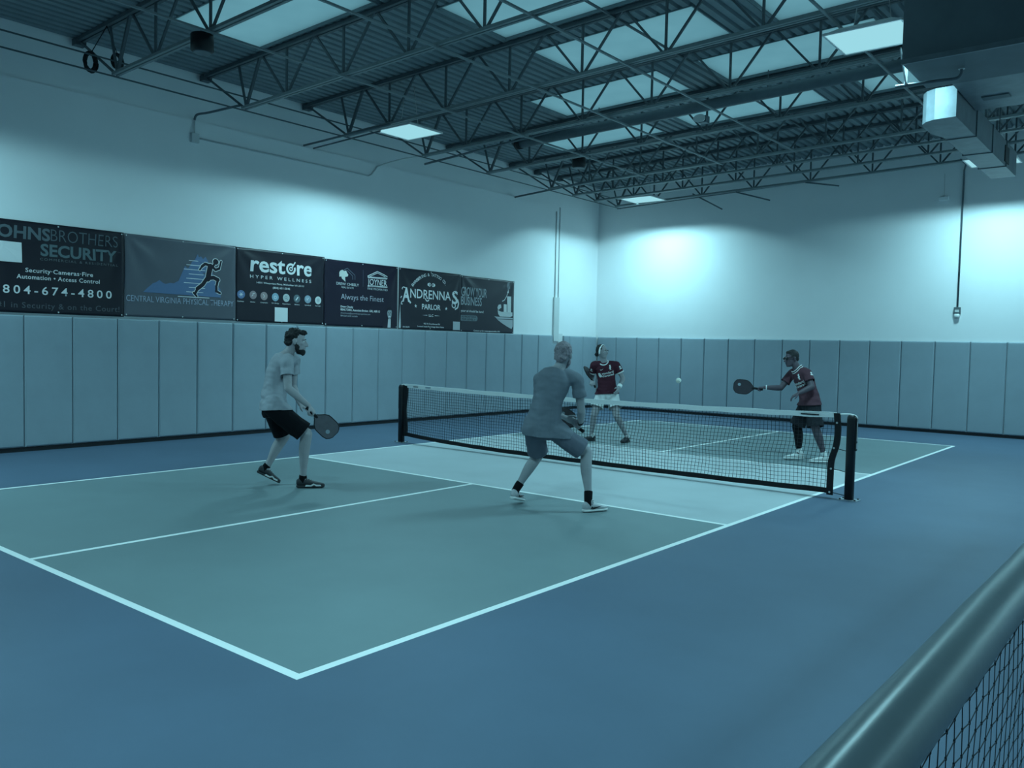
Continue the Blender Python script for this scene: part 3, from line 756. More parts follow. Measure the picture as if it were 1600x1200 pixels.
words(b, '(804) 378-2276', 2.244, 2.423, 1.838, .026, WHITE, .015)
shape(b, [[(2.135, 1.825), (2.19, 1.825), (2.165, 2.30)]], (130, 185, 198), 'turned_edge', .006)
shape(b, [rect(3.645, 1.83, 3.86, 2.0)], (120, 172, 186), 'blank_card', .009)

b = banner(3.88, 5.635, 1.80, 2.965, pc(30, 44, 56), 'dark banner with tall block letters and a bar chart on a tray', 2.2)
words(b, 'GROW YOUR', 3.89, 4.696, 2.546, .185, (108, 158, 172), .012)
words(b, 'BUSINESS', 3.89, 4.538, 2.361, .172, (108, 158, 172), .012)
words(b, 'your ad should be here!', 3.89, 4.608, 2.215, .048, WHITE, .01)
shape(b, [rect(3.885, 2.03, 4.36, 2.148)] + [circ(4.36, 2.089, .059, 16)], (75, 118, 130), 'button_shape')
words(b, 'AS FRONT ROW', 3.91, 4.37, 2.098, .036, (26, 40, 52), .015, lift=.006)
words(b, 'FOR LEVEL 1', 3.92, 4.33, 2.045, .036, (26, 40, 52), .015, lift=.006)
words(b, 'Contact us for more sponsorship info', 4.3, 5.154, 1.816, .034, WHITE, .01)
shape(b, [[(5.085, 2.30), (5.06, 2.36), (5.10, 2.42), (5.18, 2.43), (5.20, 2.36)], [(5.07, 2.30), (5.20, 2.27), (5.58, 2.27), (5.585, 2.19), (5.50, 2.165), (5.15, 2.165), (5.09, 2.22)]], (130, 185, 196), 'bowl_print')
shape(b, [rect(5.28, 2.27, 5.38, 2.44), rect(5.40, 2.27, 5.52, 2.62)], (140, 198, 208), 'bar_chart')
shape(b, poly_line([(5.22, 2.50), (5.30, 2.53), (5.38, 2.62), (5.42, 2.72)], .018) + [[(5.38, 2.70), (5.45, 2.69), (5.43, 2.77)]], (140, 198, 208), 'growth_arrow', .005)
shape(b, [[(4.96, 2.16), (5.60, 2.145), (5.60, 2.115), (5.05, 2.11)], [(5.05, 2.10), (5.60, 2.10), (5.60, 1.96), (5.56, 1.90), (5.40, 1.95), (5.22, 2.02)]], (115, 165, 178), 'tray_print')
shape(b, [[(5.40, 2.75), (5.36, 2.83), (5.40, 2.92), (5.47, 2.94), (5.45, 2.86), (5.49, 2.80)]], (75, 112, 125), 'smoke_print')
# ------------------------------------------------------------------ pickleball net
def n_top(x): return 0.872 + 0.035 * (x / 3.26) ** 2
def n_bot(x): return 0.035 + (0.075 if x < 0 else 0.02) * abs(x / 3.26) ** 3
def n_y(x, z): return 0.008 * math.sin(x * 5.1) * math.sin(z * 4.0) + 0.006 * math.sin(x * 11 + z * 7)
NX0, NX1 = -3.285, 3.235
def n_edge(z):       # right end sways
    return NX1 - 0.055 * max(0, 1 - z / .75) - .02 * math.exp(-((z - .4) / .12) ** 2)
t = empty('pickleball_net', (0, 0, 0), 'black mesh pickleball net with white top tape stretched across the court', 'net')
mb = MB(); r = .0017
def nx(u, z): return NX0 + u * (n_edge(z) - NX0)
NV, NH = 148, 18
def npt(u, v):
    x0 = NX0 + u * (NX1 - NX0); z = n_bot(x0) + .045 + v * (n_top(x0) - .05 - n_bot(x0) - .045)
    x = nx(u, z) + .006 * math.sin(v * 9 + u * 23)
    return V((x, n_y(x, z), z + .004 * math.sin(u * 60 + v * 5)))
for i in range(NV + 1):
    u = i / NV; P = [npt(u, k / 10) for k in range(11)]
    for p, q in zip(P, P[1:]): mb.bar(p, q, 2 * r, 2 * r)
for j in range(NH + 1):
    v = j / NH; P = [npt(k / 50, v) for k in range(51)]
    for p, q in zip(P, P[1:]): mb.bar(p, q, 2 * r, 2 * r)
mb.build('net_mesh', M['cord'], t)
def strip(name, fa, fb, n, m, th=.006):
    mb = MB(); A = []
    for i in range(n + 1):
        a, b2 = fa(i / n), fb(i / n)
        A.append([mb.bm.verts.new(p) for p in (a + V((0, -th, 0)), b2 + V((0, -th, 0)), b2 + V((0, th, 0)), a + V((0, th, 0)))])
    for p, q in zip(A, A[1:]):
        for k in range(4): mb.bm.faces.new((p[k], q[k], q[(k + 1) % 4], p[(k + 1) % 4]))
    mb.bm.faces.new(A[0]); mb.bm.faces.new(A[-1][::-1])
    return mb.build(name, m, t)
def P_(x, z): return V((x, n_y(x, z), z))
strip('top_tape', lambda u: P_(NX0 - .02 + u * (NX1 - NX0 + .02), n_top(NX0 + u * (NX1 - NX0)) - .056 + .003 * math.sin(u * 90)), lambda u: P_(NX0 - .02 + u * (NX1 - NX0 + .02), n_top(NX0 + u * (NX1 - NX0)) + .003 * math.sin(u * 47)), 90, M['whiteband'], .008)
strip('bottom_band', lambda u: P_(NX0 + u * (n_edge(.05) - NX0), n_bot(NX0 + u * (NX1 - NX0)) - .008), lambda u: P_(NX0 + u * (n_edge(.05) - NX0), n_bot(NX0 + u * (NX1 - NX0)) + .047), 90, M['blackcloth'])
strip('side_band', lambda u: P_(n_edge(.03 + u * .87) - .02 - .012 * math.sin(u * 7), .03 + u * .87), lambda u: P_(n_edge(.03 + u * .87) + .045 - .012 * math.sin(u * 7), .03 + u * .87), 24, M['blackcloth'], .012)
strip('side_band', lambda u: P_(NX0 - .055, .10 + u * .78), lambda u: P_(NX0 + .015 + .012 * math.sin(u * 9), .10 + u * .78), 24, M['blackcloth'], .012)
for x in (2.86,):
    MB().box((x, -.022, n_top(x) - .034), (x + .19, -.006, n_top(x) - .022)).build('fastener', M['black'], t)
MB().box((-3.12, -.022, n_top(-3.1) - .036), (-3.02, -.006, n_top(-3.1) - .026)).build('fastener', M['black'], t)
MB().box((-2.86, -.018, n_top(-2.8) - .036), (-2.76, -.006, n_top(-2.8) - .014)).build('printed_tag', M['pad'], t)
for z in (.80, .53, .31, .06):
    x = n_edge(z) + .01; MB().loft([((x, -.02, z), (.011, 0, 0), (0, 0, .011)), ((x, -.012, z), (.011, 0, 0), (0, 0, .011))], 10).build('grommet', M['steel'], t)
    MB().tube([(x, 0, z), (3.345, 0, z - .02 if z < .7 else z)], .004, 6).build('lacing', M['cord'], t)
MB().tube(spline([(3.23, 0, .885), (3.33, 0, .895), (3.40, 0, .893), (3.438, 0, .875), (3.445, 0, .82), (3.445, 0, .62)], 6), .0075, 8).build('net_cable', M['whiteband'], t)
MB().tube(spline([(-3.27, 0, .885), (-3.34, 0, .90), (-3.40, 0, .885)], 6), .0075, 8).build('net_cable', M['whiteband'], t)
MB().tube([(-3.2, 0, .15), (-3.33, 0, .14)], .004, 6).build('lacing', M['cord'], t)
def netpost(x, s, lab):
    t = empty('net_post', (x, 0, 0), lab, 'net post', 'net posts')
    MB().loft([((x, 0, 0.004), (.046, 0, 0), (0, .046, 0)), ((x, 0, .85), (.046, 0, 0), (0, .046, 0)), ((x, 0, .875), (.043, 0, 0), (0, .043, 0)), ((x, 0, .892), (.03, 0, 0), (0, .03, 0))], 24, power=.75).build('post_tube', M['post'], t)
    MB().box((x - .1, -.075, 0.0005), (x + .1, .075, .006)).build('base_plate', M['pad'], t)
    for dx in (-.075, .075):
        for dy in (-.055, .055): MB().loft([((x + dx, dy, .004), (.012, 0, 0), (0, .012, 0)), ((x + dx, dy, .016), (.010, 0, 0), (0, .010, 0))], 8).build('anchor_bolt', M['black'], t)
    MB().box((x + s * .046 - .010, -.02, .52), (x + s * .046 + .012, .02, .86)).build('winch_track', M['post'], t)
    MB().box((x + s * .052 - .008, -.018, .54), (x + s * .052 + .010, .018, .60)).build('winch_clip', M['steel'], t)
netpost(3.392, 1, 'black round net post on the right, nearest the camera')
netpost(-3.385, -1, 'black round net post on the left, by the far sideline')

# ------------------------------------------------------------------ barrier rail with net in the foreground
RX, RZ = 5.838, 0.978
t = empty('barrier_fence', (RX, -5.5, 0), 'glossy grey tubular barrier rail with black netting in the near right corner', 'barrier')
pts = [(RX + .006 * (-4.2 + k * .25) + .0008 * math.sin(k * 1.7), -10.5 + k * .25, RZ + .0008 * math.sin(k * 2.3)) for k in range(41)]
MB().tube(pts, .053, 32).build('top_rail', M['rail'], t)
mb = MB(); r = .0008; NZ = 19; NYC = 160
def bp(y, k):
    z = RZ - .05 - (RZ - .07) * k / NZ
    return V((RX + .006 * (y + 6.3) + .012 + .01 * math.sin(y * 3 + z * 4) * (k / NZ), y + .006 * math.sin(k * 1.3 + y * 9) + .010 * math.sin(k * .7), z + .006 * math.sin(y * 31 + k) * (1 if k else 0)))
YS = [-10.4 + 9.8 * i / NYC * 1.0 for i in range(NYC + 1)]
G = [[bp(y, k) for k in range(NZ + 1)] for y in YS]
for row in G:
    for p, q in zip(row, row[1:]): mb.bar(p, q, 2 * r, 2 * r)
for a, b2 in zip(G, G[1:]):
    for k in range(NZ + 1): mb.bar(a[k], b2[k], 2 * r, 2 * r)
    for k in range(1, NZ + 1):
        p = a[k]; mb.bar(p - V((0, 0, .003)), p + V((0, 0, .003)), .0036, .0036)
mb.build('netting', M['cord'], t)
for y in (-10.4, -3.0, -.6):
    MB().tube([(RX + .006 * (y + 6.3), y, .004), (RX + .006 * (y + 6.3), y, RZ - .04)], .03, 14).build('upright', M['rail'], t)
    MB().loft([((RX + .006 * (y + 6.3), y, .001), (.12, 0, 0), (0, .12, 0)), ((RX + .006 * (y + 6.3), y, .02), (.11, 0, 0), (0, .11, 0))], 20).build('foot_plate', M['rail'], t)
# ------------------------------------------------------------------ people
VR, VF = V((.7746, .6325, 0)), V((-.6325, .7746, 0))      # two handy floor directions: along the photo's right, and away from the camera

def vox(name, mb, m, parent, voxel=.008, smooth=4, cuts=(), thick=0.0, noise=0.0, nscale=9.0, seed=0, stretch=None):
    """fuse overlapping closed pieces into one continuous skin"""
    bmesh.ops.recalc_face_normals(mb.bm, faces=mb.bm.faces)
    me = bpy.data.meshes.new(name); mb.bm.to_mesh(me); mb.bm.free()
    o = bpy.data.objects.new(name, me); COL.objects.link(o)
    r = o.modifiers.new('r', 'REMESH'); r.mode = 'VOXEL'; r.voxel_size = voxel; r.adaptivity = 0
    if smooth:
        s = o.modifiers.new('s', 'SMOOTH'); s.factor = .5; s.iterations = smooth
    bpy.context.view_layer.update()
    me2 = bpy.data.meshes.new_from_object(o.evaluated_get(bpy.context.evaluated_depsgraph_get()))
    bpy.data.objects.remove(o); bpy.data.meshes.remove(me)
    bm = bmesh.new(); bm.from_mesh(me2)
    for c, d, rad in cuts:
        c = V(c); d = V(d).normalized()
        if rad < 0:      # a sleeve or trouser end: only what lies around the limb's axis
            fs = []
            for f in bm.faces:
                q = f.calc_center_median() - c; h = q.dot(d)
                if -.02 < h < .20 and (q - d * h).length < -rad: fs.append(f)
        else:
            fs = [f for f in bm.faces if (f.calc_center_median() - c).length < rad]
        es = {e for f in fs for e in f.edges}; vs = {v for f in fs for v in f.verts}
        bmesh.ops.bisect_plane(bm, geom=list(vs) + list(es) + fs, plane_co=c, plane_no=d, clear_outer=True)
    if cuts:
        left = set(bm.verts); best = []
        while left:
            st = [left.pop()]; comp = [st[0]]
            while st:
                for e in st.pop().link_edges:
                    for w in e.verts:
                        if w in left: left.discard(w); st.append(w); comp.append(w)
            if len(comp) > len(best): best = comp
        keep_ = set(best)
        bmesh.ops.delete(bm, geom=[v for v in bm.verts if v not in keep_], context='VERTS')
    if noise:
        bm.normal_update()
        for v in bm.verts:
            p = v.co * nscale
            if stretch is not None: p = V((p.x * stretch[0], p.y * stretch[1], p.z * stretch[2]))
            n = mnoise.noise(p + V((seed, seed, 0))) + .5 * mnoise.noise(p * 2.1 + V((seed, 0, seed)))
            v.co += v.normal * n * noise
    bm.to_mesh(me2); bm.free()
    me2.name = name
    ob = link_mesh(name, me2, m, parent, True)
    if thick:
        so = ob.modifiers.new('thickness', 'SOLIDIFY'); so.thickness = thick; so.offset = -1
    return ob

def bvh_of(ob):
    w = world_loc(ob)
    return BVHTree.FromPolygons([v.co + w for v in ob.data.vertices], [p.vertices[:] for p in ob.data.polygons])

def limb(mb, pts, radii, n=5, seg=14):
    P = spline(pts, n); R = lerpspline(radii, n)
    mb.tube(P, R, seg, True)

def torso_secs(H, N, rh, rs, bend, table, grow=0.0):
    mid = (H + N) / 2 + bend
    def bz(t): return H * (1 - t) ** 2 + mid * 2 * t * (1 - t) + N * t * t
    secs = []
    for t, w, d in table:
        if t < 0: c = H + (bz(.05) - H).normalized() * (t * (N - H).length)
        else: c = bz(t)
        tn = (bz(min(1, max(t, 0) + .05)) - bz(max(0, min(1, t) - .05))).normalized()
        q = min(1, max(0, t)); r = rh.lerp(rs, q); r = (r - tn * r.dot(tn)).normalized(); f = tn.cross(r)
        secs.append((c, r * (w + grow), f * (d + grow), tn, f, r))
    return secs

BODY = [(-.14, .07, .06), (-.10, .11, .09), (0, .138, .098), (.2, .148, .105), (.42, .138, .098), (.62, .155, .108), (.8, .160, .110), (.90, .125, .090), (.97, .075, .066), (1.03, .052, .052)]
SHIRT = [(-.16, .172, .140), (-.10, .176, .142), (0, .176, .138), (.2, .166, .128), (.42, .155, .118), (.62, .168, .122), (.8, .172, .122), (.90, .138, .102), (.965, .085, .078)]

def head_parts(mb, c, f, u, s=1.0):
    r = f.cross(u).normalized(); u = r.cross(f).normalized()
    E = lambda o, a, b, d: mb.ell(c + (r * o[0] + f * o[1] + u * o[2]) * s, r * a * s, f * b * s, u * d * s, 18, 12)
    E((0, -.014, .028), .074, .094, .088)         # skull
    E((0, .022, -.028), .061, .070, .082)         # face
    E((0, .040, -.082), .043, .045, .034)         # jaw and chin
    E((0, .072, -.098), .020, .017, .016)         # chin
    for k in (-1, 1):
        E((k * .030, .074, .022), .027, .014, .010)     # brow
        E((k * .040, .062, -.018), .020, .018, .016)    # cheek bone
        E((k * .076, -.006, -.008), .008, .020, .031)   # ear
        E((k * .081, -.014, -.006), .006, .012, .026)
    P = lambda o: c + (r * o[0] + f * o[1] + u * o[2]) * s
    mb.tube([P((0, .086, .012)), P((0, .100, -.012)), P((0, .112, -.032))], [.008 * s, .010 * s, .013 * s], 10, True)     # nose
    for k in (-1, 1): E((k * .012, .096, -.036), .009, .011, .008)
    mb.tube([P((-.022, .084, -.060)), P((0, .093, -.058)), P((.022, .084, -.060))], .006 * s, 8, True)
    mb.tube([P((-.019, .084, -.070)), P((0, .091, -.072)), P((.019, .084, -.070))], .0065 * s, 8, True)
    return r, u

def hand(mb, w, d, n, axis, grip=True, flip=1, s=1.0):
    """w wrist, d along the hand, n out of the palm, axis along the row of knuckles towards the index finger"""
    d = d.normalized(); n = (n - d * n.dot(d)).normalized(); a = d.cross(n).normalized()
    if a.dot(axis) < 0: a = -a
    pc_ = w + d * .048 * s
    mb.loft([(w - d * .012, a * .026 * s, n * .019 * s), (w + d * .015 * s, a * .031 * s, n * .017 * s), (pc_, a * .041 * s, n * .016 * s), (w + d * .085 * s, a * .041 * s, n * .013 * s), (w + d * .094 * s, a * .034 * s, n * .008 * s)], 14)
    knx = [.031, .011, -.010, -.029]; ln = [.92, 1.0, .94, .76]; rad = [.0085, .0088, .0084, .0075]
    for k in range(4):
        K = w + d * (.090 - .004 * abs(k - 1)) * s + a * knx[k] * s
        L = .074 * ln[k] * s
        bends = (62, 78, 50) if grip else (18 + 4 * k, 26 + 3 * k, 18)
        p = [K - d * .014 * s, K]; ang = 0
        for q, fr in enumerate((.45, .31, .24)):
            ang += math.radians(bends[q])
            p.append(p[-1] + (d * math.cos(ang) + n * math.sin(ang)) * L * fr)
        mb.tube(spline(p, 3), rad[k] * s, 8, True)
    T0 = w + d * .022 * s + a * .028 * s
    if grip: tp = [T0, T0 + (a * .020 + d * .018 + n * .016) * s, T0 + (a * .012 + d * .040 + n * .038) * s, T0 + (-a * .004 + d * .052 + n * .054) * s]
    else: tp = [T0, T0 + (a * .024 + d * .022 + n * .008) * s, T0 + (a * .034 + d * .044 + n * .016) * s, T0 + (a * .036 + d * .062 + n * .022) * s]
    mb.tube(spline(tp, 3), [.0115 * s] * 6 + [.010 * s] * 3 + [.0085 * s], 8, True)
    return w + d * .082 * s + n * .026 * s, a     # centre and direction of what the fist holds

def shoe(root, heel, toe, upper, sole, sock, sock_top, laces, mark=None, up=None, high=.0):
    heel = V(heel); toe = V(toe)
    d = (toe - heel).normalized(); L = (toe - heel).length
    u = V((0, 0, 1)) if up is None else V(up)
    u = (u - d * u.dot(d)).normalized(); r = d.cross(u)
    A = lambda t, z, x=0: heel + d * (t * L) + u * z + r * x
    mb = MB()
    prof = [(-.01, .018, .030, .075), (.06, .030, .016, .092), (.18, .035, .014, .098 + high), (.32, .037, .014, .092), (.48, .042, .014, .074), (.64, .046, .014, .060), (.80, .043, .014, .049), (.93, .033, .015, .040), (1.0, .016, .018, .032)]
    mb.loft([(A(t, (a + b) / 2), r * w, u * ((b - a) / 2)) for t, w, a, b in prof], 16, power=.85)
    sh = vox('shoe', mb, upper, root, .007, 2)
    mb = MB()
    mb.loft([(A(t, .011), r * (w + .005), u * .012) for t, w, a, b in prof], 16, power=.5)
    vox('sole', mb, sole, sh, .006, 1)
    if laces is not None:
        mb = MB()
        for k in range(4):
            t = .36 + k * .075; h = .090 - k * .0095
            mb.tube([A(t, h - .012, -.026), A(t + .01, h + .002, -.012), A(t + .01, h + .004, 0), A(t, h + .002, .012), A(t - .01, h - .012, .026)], .0032, 6)
        for k in (-1, 1): mb.tube(spline([A(.33, .098), A(.30, .112, k * .018), A(.36, .104, k * .035), A(.35, .098, k * .008)], 4), .0026, 6)
        mb.build('laces', laces, sh, True, 0, True)
    if mark:
        for k in (-1, 1):
            mb = MB(); kind, mm = mark
            if kind == 'swoosh': Q = [(.22, .030), (.30, .024), (.40, .030), (.66, .052), (.42, .046), (.32, .042), (.27, .052)]
            else: Q = [(.30, .012), (.52, .012), (.62, .028), (.70, .014), (.88, .014), (.84, .030), (.70, .032), (.60, .044), (.50, .026), (.34, .030)]
            W = lambda t: .0445 + .004 * math.sin(t * PI)
            ptsL = []
            for t, z in Q:
                w = [p for p in prof]; ww = .043
                for p, q in zip(prof, prof[1:]):
                    if p[0] <= t <= q[0]: ww = p[1] + (q[1] - p[1]) * (t - p[0]) / (q[0] - p[0])
                ptsL.append(A(t, z, k * (ww + .0045)))
            mb.prism(ptsL, r * (k * .002)); mb.build('side_mark', mm, sh)
    ank = A(.20, .075 + high)
    mb = MB(); mb.tube([A(.24, .045), A(.21, .08), ank + (sock_top - ank) * .5, sock_top], [.036, .038, .040, .041], 14)
    vox('sock', mb, sock, root, .007, 2)
    return sh

def person(name, label, base, J, face, up_head, skin, cfg):
    J = {k: V(v) for k, v in J.items()}
    root = empty('person', base, label, 'person', 'players on the court')
    H = (J['hpR'] + J['hpL']) / 2; N = J['neck']
    rh = (J['hpR'] - J['hpL']).normalized(); rs = (J['shR'] - J['shL']).normalized()
    bend = cfg.get('bend', V((0, 0, 0))); sc = cfg.get('scale', 1.0)
    tb = [(t, w * sc, d * sc) for t, w, d in BODY]; ts = [(t, w * sc, d * sc) for t, w, d in SHIRT]
    f = face.normalized(); u = up_head.normalized(); c = J['head']
    # ---- body: one continuous skin
    mb = MB()
    secs = torso_secs(H, N, rh, rs, bend, tb)
    mb.loft([s[:3] for s in secs], 20)
    fwd = secs[5][4]
    limb(mb, [N - (N - H).normalized() * .05, N + (c - N) * .35, c - u * .03 - f * .02], [.060, .053, .055])
    r, u = head_parts(mb, c, f, u, cfg.get('hs', 1.0))
    grips = {}
    for k, sd in (('R', 1), ('L', -1)):
        sh, el, wr, ha = J['sh' + k], J['el' + k], J['wr' + k], J['ha' + k]
        limb(mb, [N - (N - H).normalized() * .06, (N + sh) / 2 - V((0, 0, .025)), sh], [.055 * sc, .058 * sc, .056 * sc])
        limb(mb, [sh, sh.lerp(el, .45), el], [.056 * sc, .047 * sc, .040 * sc])
        limb(mb, [el, el.lerp(wr, .3), wr], [.040 * sc, .041 * sc, .026 * sc])
        hd = cfg['hand' + k]
        grips[k] = hand(mb, wr, ha - wr, hd[0], hd[1], hd[2], 1, cfg.get('hand_scale', 1.0))
        hp, kn = J['hp' + k], J['kn' + k]
        he, to = J['he' + k], J['to' + k]
        d = (to - he).normalized(); fu = V((0, 0, 1)); fu = (fu - d * fu.dot(d)).normalized()
        an = he + d * .055 + fu * .088
        J['an' + k] = an
        kf = ((kn - hp.lerp(an, .5))); kf = kf.normalized() if kf.length > .01 else fwd
        limb(mb, [hp, hp.lerp(kn, .5) + kf * .006, kn], [.086 * sc, .078 * sc, .058 * sc])
        limb(mb, [kn, kn.lerp(an, .32) - kf * .014, kn.lerp(an, .75) - kf * .004, an, he + d * .09 + fu * .05], [.057 * sc, .058 * sc, .038 * sc, .036, .034])
        mb.ell(kn + kf * .022, rh * .035 * sc, kf * .035 * sc, (kn - an).normalized() * .045 * sc)
    vox('body', mb, skin, root, .0065, 5)
    # ---- eyes
    if cfg.get('eyes', True):
        for k in (-1, 1):
            q = c + r * (k * .031) + f * .078 + u * .004
            e = MB().ell(q, r * .012, f * .012, u * .009, 12, 8).build('eye', M['whiteband'], root, True, 0, True)
            MB().ell(q + f * .008, r * .006, f * .006, u * .006, 10, 6).build('iris', M['black'], e, True, 0, True)
            MB().tube([q + r * -.015 + f * .008 + u * .020, q + f * .014 + u * .024, q + r * .015 + f * .008 + u * .020], .0038, 6, True).build('eyebrow', cfg['hair'], root, True, 0, True)
    # ---- shirt
    mb = MB(); tbl = [(t, w, d) for t, w, d in ts]
    ss = torso_secs(H, N, rh, rs, bend, tbl)
    mb.loft([s[:3] for s in ss], 22)
    cuts = []
    hem = ss[1]; cuts.append((hem[0] - hem[3] * cfg.get('hem', 0.0), -hem[3], .40))
    for k in ('R', 'L'):
        hp, kn = J['hp' + k], J['kn' + k]
        limb(mb, [hp + V((0, 0, .05)), hp, hp.lerp(kn, .30)], [cfg.get('hipw', .128) * sc * .88, cfg.get('hipw', .128) * sc, cfg.get('hipw', .128) * sc])
    for k in ('R', 'L'):
        sh, el = J['sh' + k], J['el' + k]
        e = sh.lerp(el, cfg.get('sleeve', .55)); dr = (el - sh).normalized()
        limb(mb, [N - (N - H).normalized() * .06, (N + sh) / 2 - V((0, 0, .022)), sh], [.066 * sc, .070 * sc, .070 * sc])
        limb(mb, [sh, sh.lerp(e, .6), e + dr * .05], [.070 * sc, .068 * sc, .072 * sc])
        cuts.append((e, dr, -.080))
    hi = N - (N - H).normalized() * .004 + fwd * .02
    cuts.append((N + (c - N).normalized() * .012, ((c - N).normalized() - fwd * .35), .12))
    shirt = vox('shirt', mb, cfg['shirt'], root, .009, 6, cuts, .004, cfg.get('wrinkle', .007), 7.0, cfg.get('seed', 1), (1, 1, 2.0))
    # ---- shorts
    mb = MB(); tbl = [(-.16, .12 * sc, .10 * sc), (-.08, .154 * sc, .116 * sc), (0, .152 * sc, .110 * sc), (.14, .158 * sc, .118 * sc), (.24, .14 * sc, .10 * sc)]
    ss2 = torso_secs(H, N, rh, rs, bend, tbl)
    mb.loft([s[:3] for s in ss2], 22); cuts = []
    for k in ('R', 'L'):
        hp, kn = J['hp' + k], J['kn' + k]; fr = cfg.get('short', .88)
        e = hp.lerp(kn, fr); dr = (kn - hp).normalized()
        limb(mb, [hp + V((0, 0, .008)), hp.lerp(kn, .45), e + dr * .05], [.105 * sc, .106 * sc, cfg.get('flare', .100) * sc])
        cuts.append((e, dr, -.145))
    shorts = vox('shorts', mb, cfg['shorts'], root, .009, 5, cuts, .004, .006, 8.0, 5, (1.6, 1.6, .6))
    # ---- shoes and socks
    for k in ('R', 'L'):
        he, to = J['he' + k], J['to' + k]; an, kn = J['an' + k], J['kn' + k]
        st = an.lerp(kn, cfg.get('sock_len', .07))
        shoe(root, he - (to - he).normalized() * .01, to, cfg['shoe'], cfg['sole'], cfg['sock'], st, cfg.get('laces'), cfg.get('mark'), None, .012)
    return root, J, dict(r=r, u=u, f=f, c=c, fwd=fwd, shirt=shirt, ss=ss, rs=rs, grips=grips, N=N, H=H)

def hair_cap(root, g, m, comps, lumps=0, lump_r=.012, seed=3, keep=None, noise=.003, name='hair'):
    mb = MB(); c, r, f, u = g['c'], g['r'], g['f'], g['u']
    rnd = random.Random(seed)
    for o, a, b, d in comps:
        q = c + r * o[0] + f * o[1] + u * o[2]
        mb.ell(q, r * a, f * b, u * d, 20, 14)
        for i in range(lumps):
            th = rnd.uniform(0, 2 * PI); z = rnd.uniform(-.5, 1); k = math.sqrt(1 - z * z)
            p = q + r * a * k * math.cos(th) + f * b * k * math.sin(th) + u * d * z
            if (p - c).dot(f) > .015 and (p - c).dot(u) < .085: continue
            rr = lump_r * rnd.uniform(.7, 1.2); mb.ell(p, r * rr, f * rr, u * rr, 8, 6)
    return vox(name, mb, m, root, .006, 2, (), 0, noise, 60, seed)

def decal(g, me2d, org, xd, yd, m, name, lift=.003):
    """lay flat letters or marks on the shirt cloth: project them along the chest direction"""
    tree = bvh_of(g['shirt']); n = xd.cross(yd).normalized()
    bm = bmesh.new(); bm.from_mesh(me2d)
    bmesh.ops.triangulate(bm, faces=bm.faces)
    for _ in range(2):
        es = [e for e in bm.edges if e.calc_length() > .02]
        if es: bmesh.ops.subdivide_edges(bm, edges=es, cuts=1)
        bmesh.ops.triangulate(bm, faces=bm.faces)
    for v in bm.verts:
        p = org + xd * v.co.x + yd * v.co.y
        hit = tree.ray_cast(p + n * .25, -n, .6)
        v.co = (hit[0] + n * lift) if hit[0] is not None else p
    bm.to_mesh(me2d); bm.free()
    return link_mesh(name, me2d, m, g['shirt'])
def flat(polys):
    mb = MB()
    for p in polys: mb.face([(x, y, 0) for x, y in p])
    return mb.mesh('mark', False)
def ring3(pts, r, m, name, parent): return MB().tube(pts + [pts[0]], r, 8).build(name, m, parent, True, 0, True)

def paddle(label, grip, tip, nrm, face_m, hl=.135):
    """grip = end of the handle, tip = far end of the face"""
    grip = V(grip); tip = V(tip); a = (tip - grip).normalized(); n = V(nrm); n = (n - a * n.dot(a)).normalized(); s = a.cross(n)
    L = .405; W = .098; tip = grip + a * L
    t = empty('pickleball_paddle', grip, label, 'paddle', 'pickleball paddles')
    def outline(k):
        pts = []
        for x, w in ((hl - .005, .017), (hl + .012, .030), (hl + .05, .072), (hl + .085, W - .004), (hl + .12, W), (L - .075, W), (L - .035, W - .010), (L - .012, W - .036), (L, W - .062)):
            pts.append((x, max(.004, w - k)))
        return [grip + a * x + s * w for x, w in pts] + [grip + a * x - s * w for x, w in reversed(pts)]
    o = MB().prism([p - n * .007 for p in outline(.002)], n * .014).build('face', face_m, t)
    A = outline(-.001)
    MB().tube(A + [A[0]], .0075, 8).build('edge_guard', M['black'], t, True, 0, True)
    mb = MB(); mb.loft([(grip + a * x, s * w, n * (w * .82)) for x, w in ((0, .017), (.004, .0195), (.012, .0195), (.016, .0165), (hl * .6, .016), (hl, .0155), (hl + .02, .012))], 12, power=.8)
    h = mb.build('handle', M['blackcloth'], t)
    MB().tube([grip + a * (.022 + .0018 * i) + (s * math.cos(i * .55) + n * math.sin(i * .55)) * .0165 for i in range(60)], .0012, 5).build('grip_wrap', M['black'], h, True, 0, True)
    mb = MB()
    for sg in (1, -1): mb.prism([grip + a * (L - .075 + .022 * math.cos(k * PI / 6)) + s * (.03 + .022 * math.sin(k * PI / 6)) + n * (.0072 * sg) for k in range(12)], n * (.0008 * sg))
    mb.build('printed_mark', M['pad'], t)
    return t

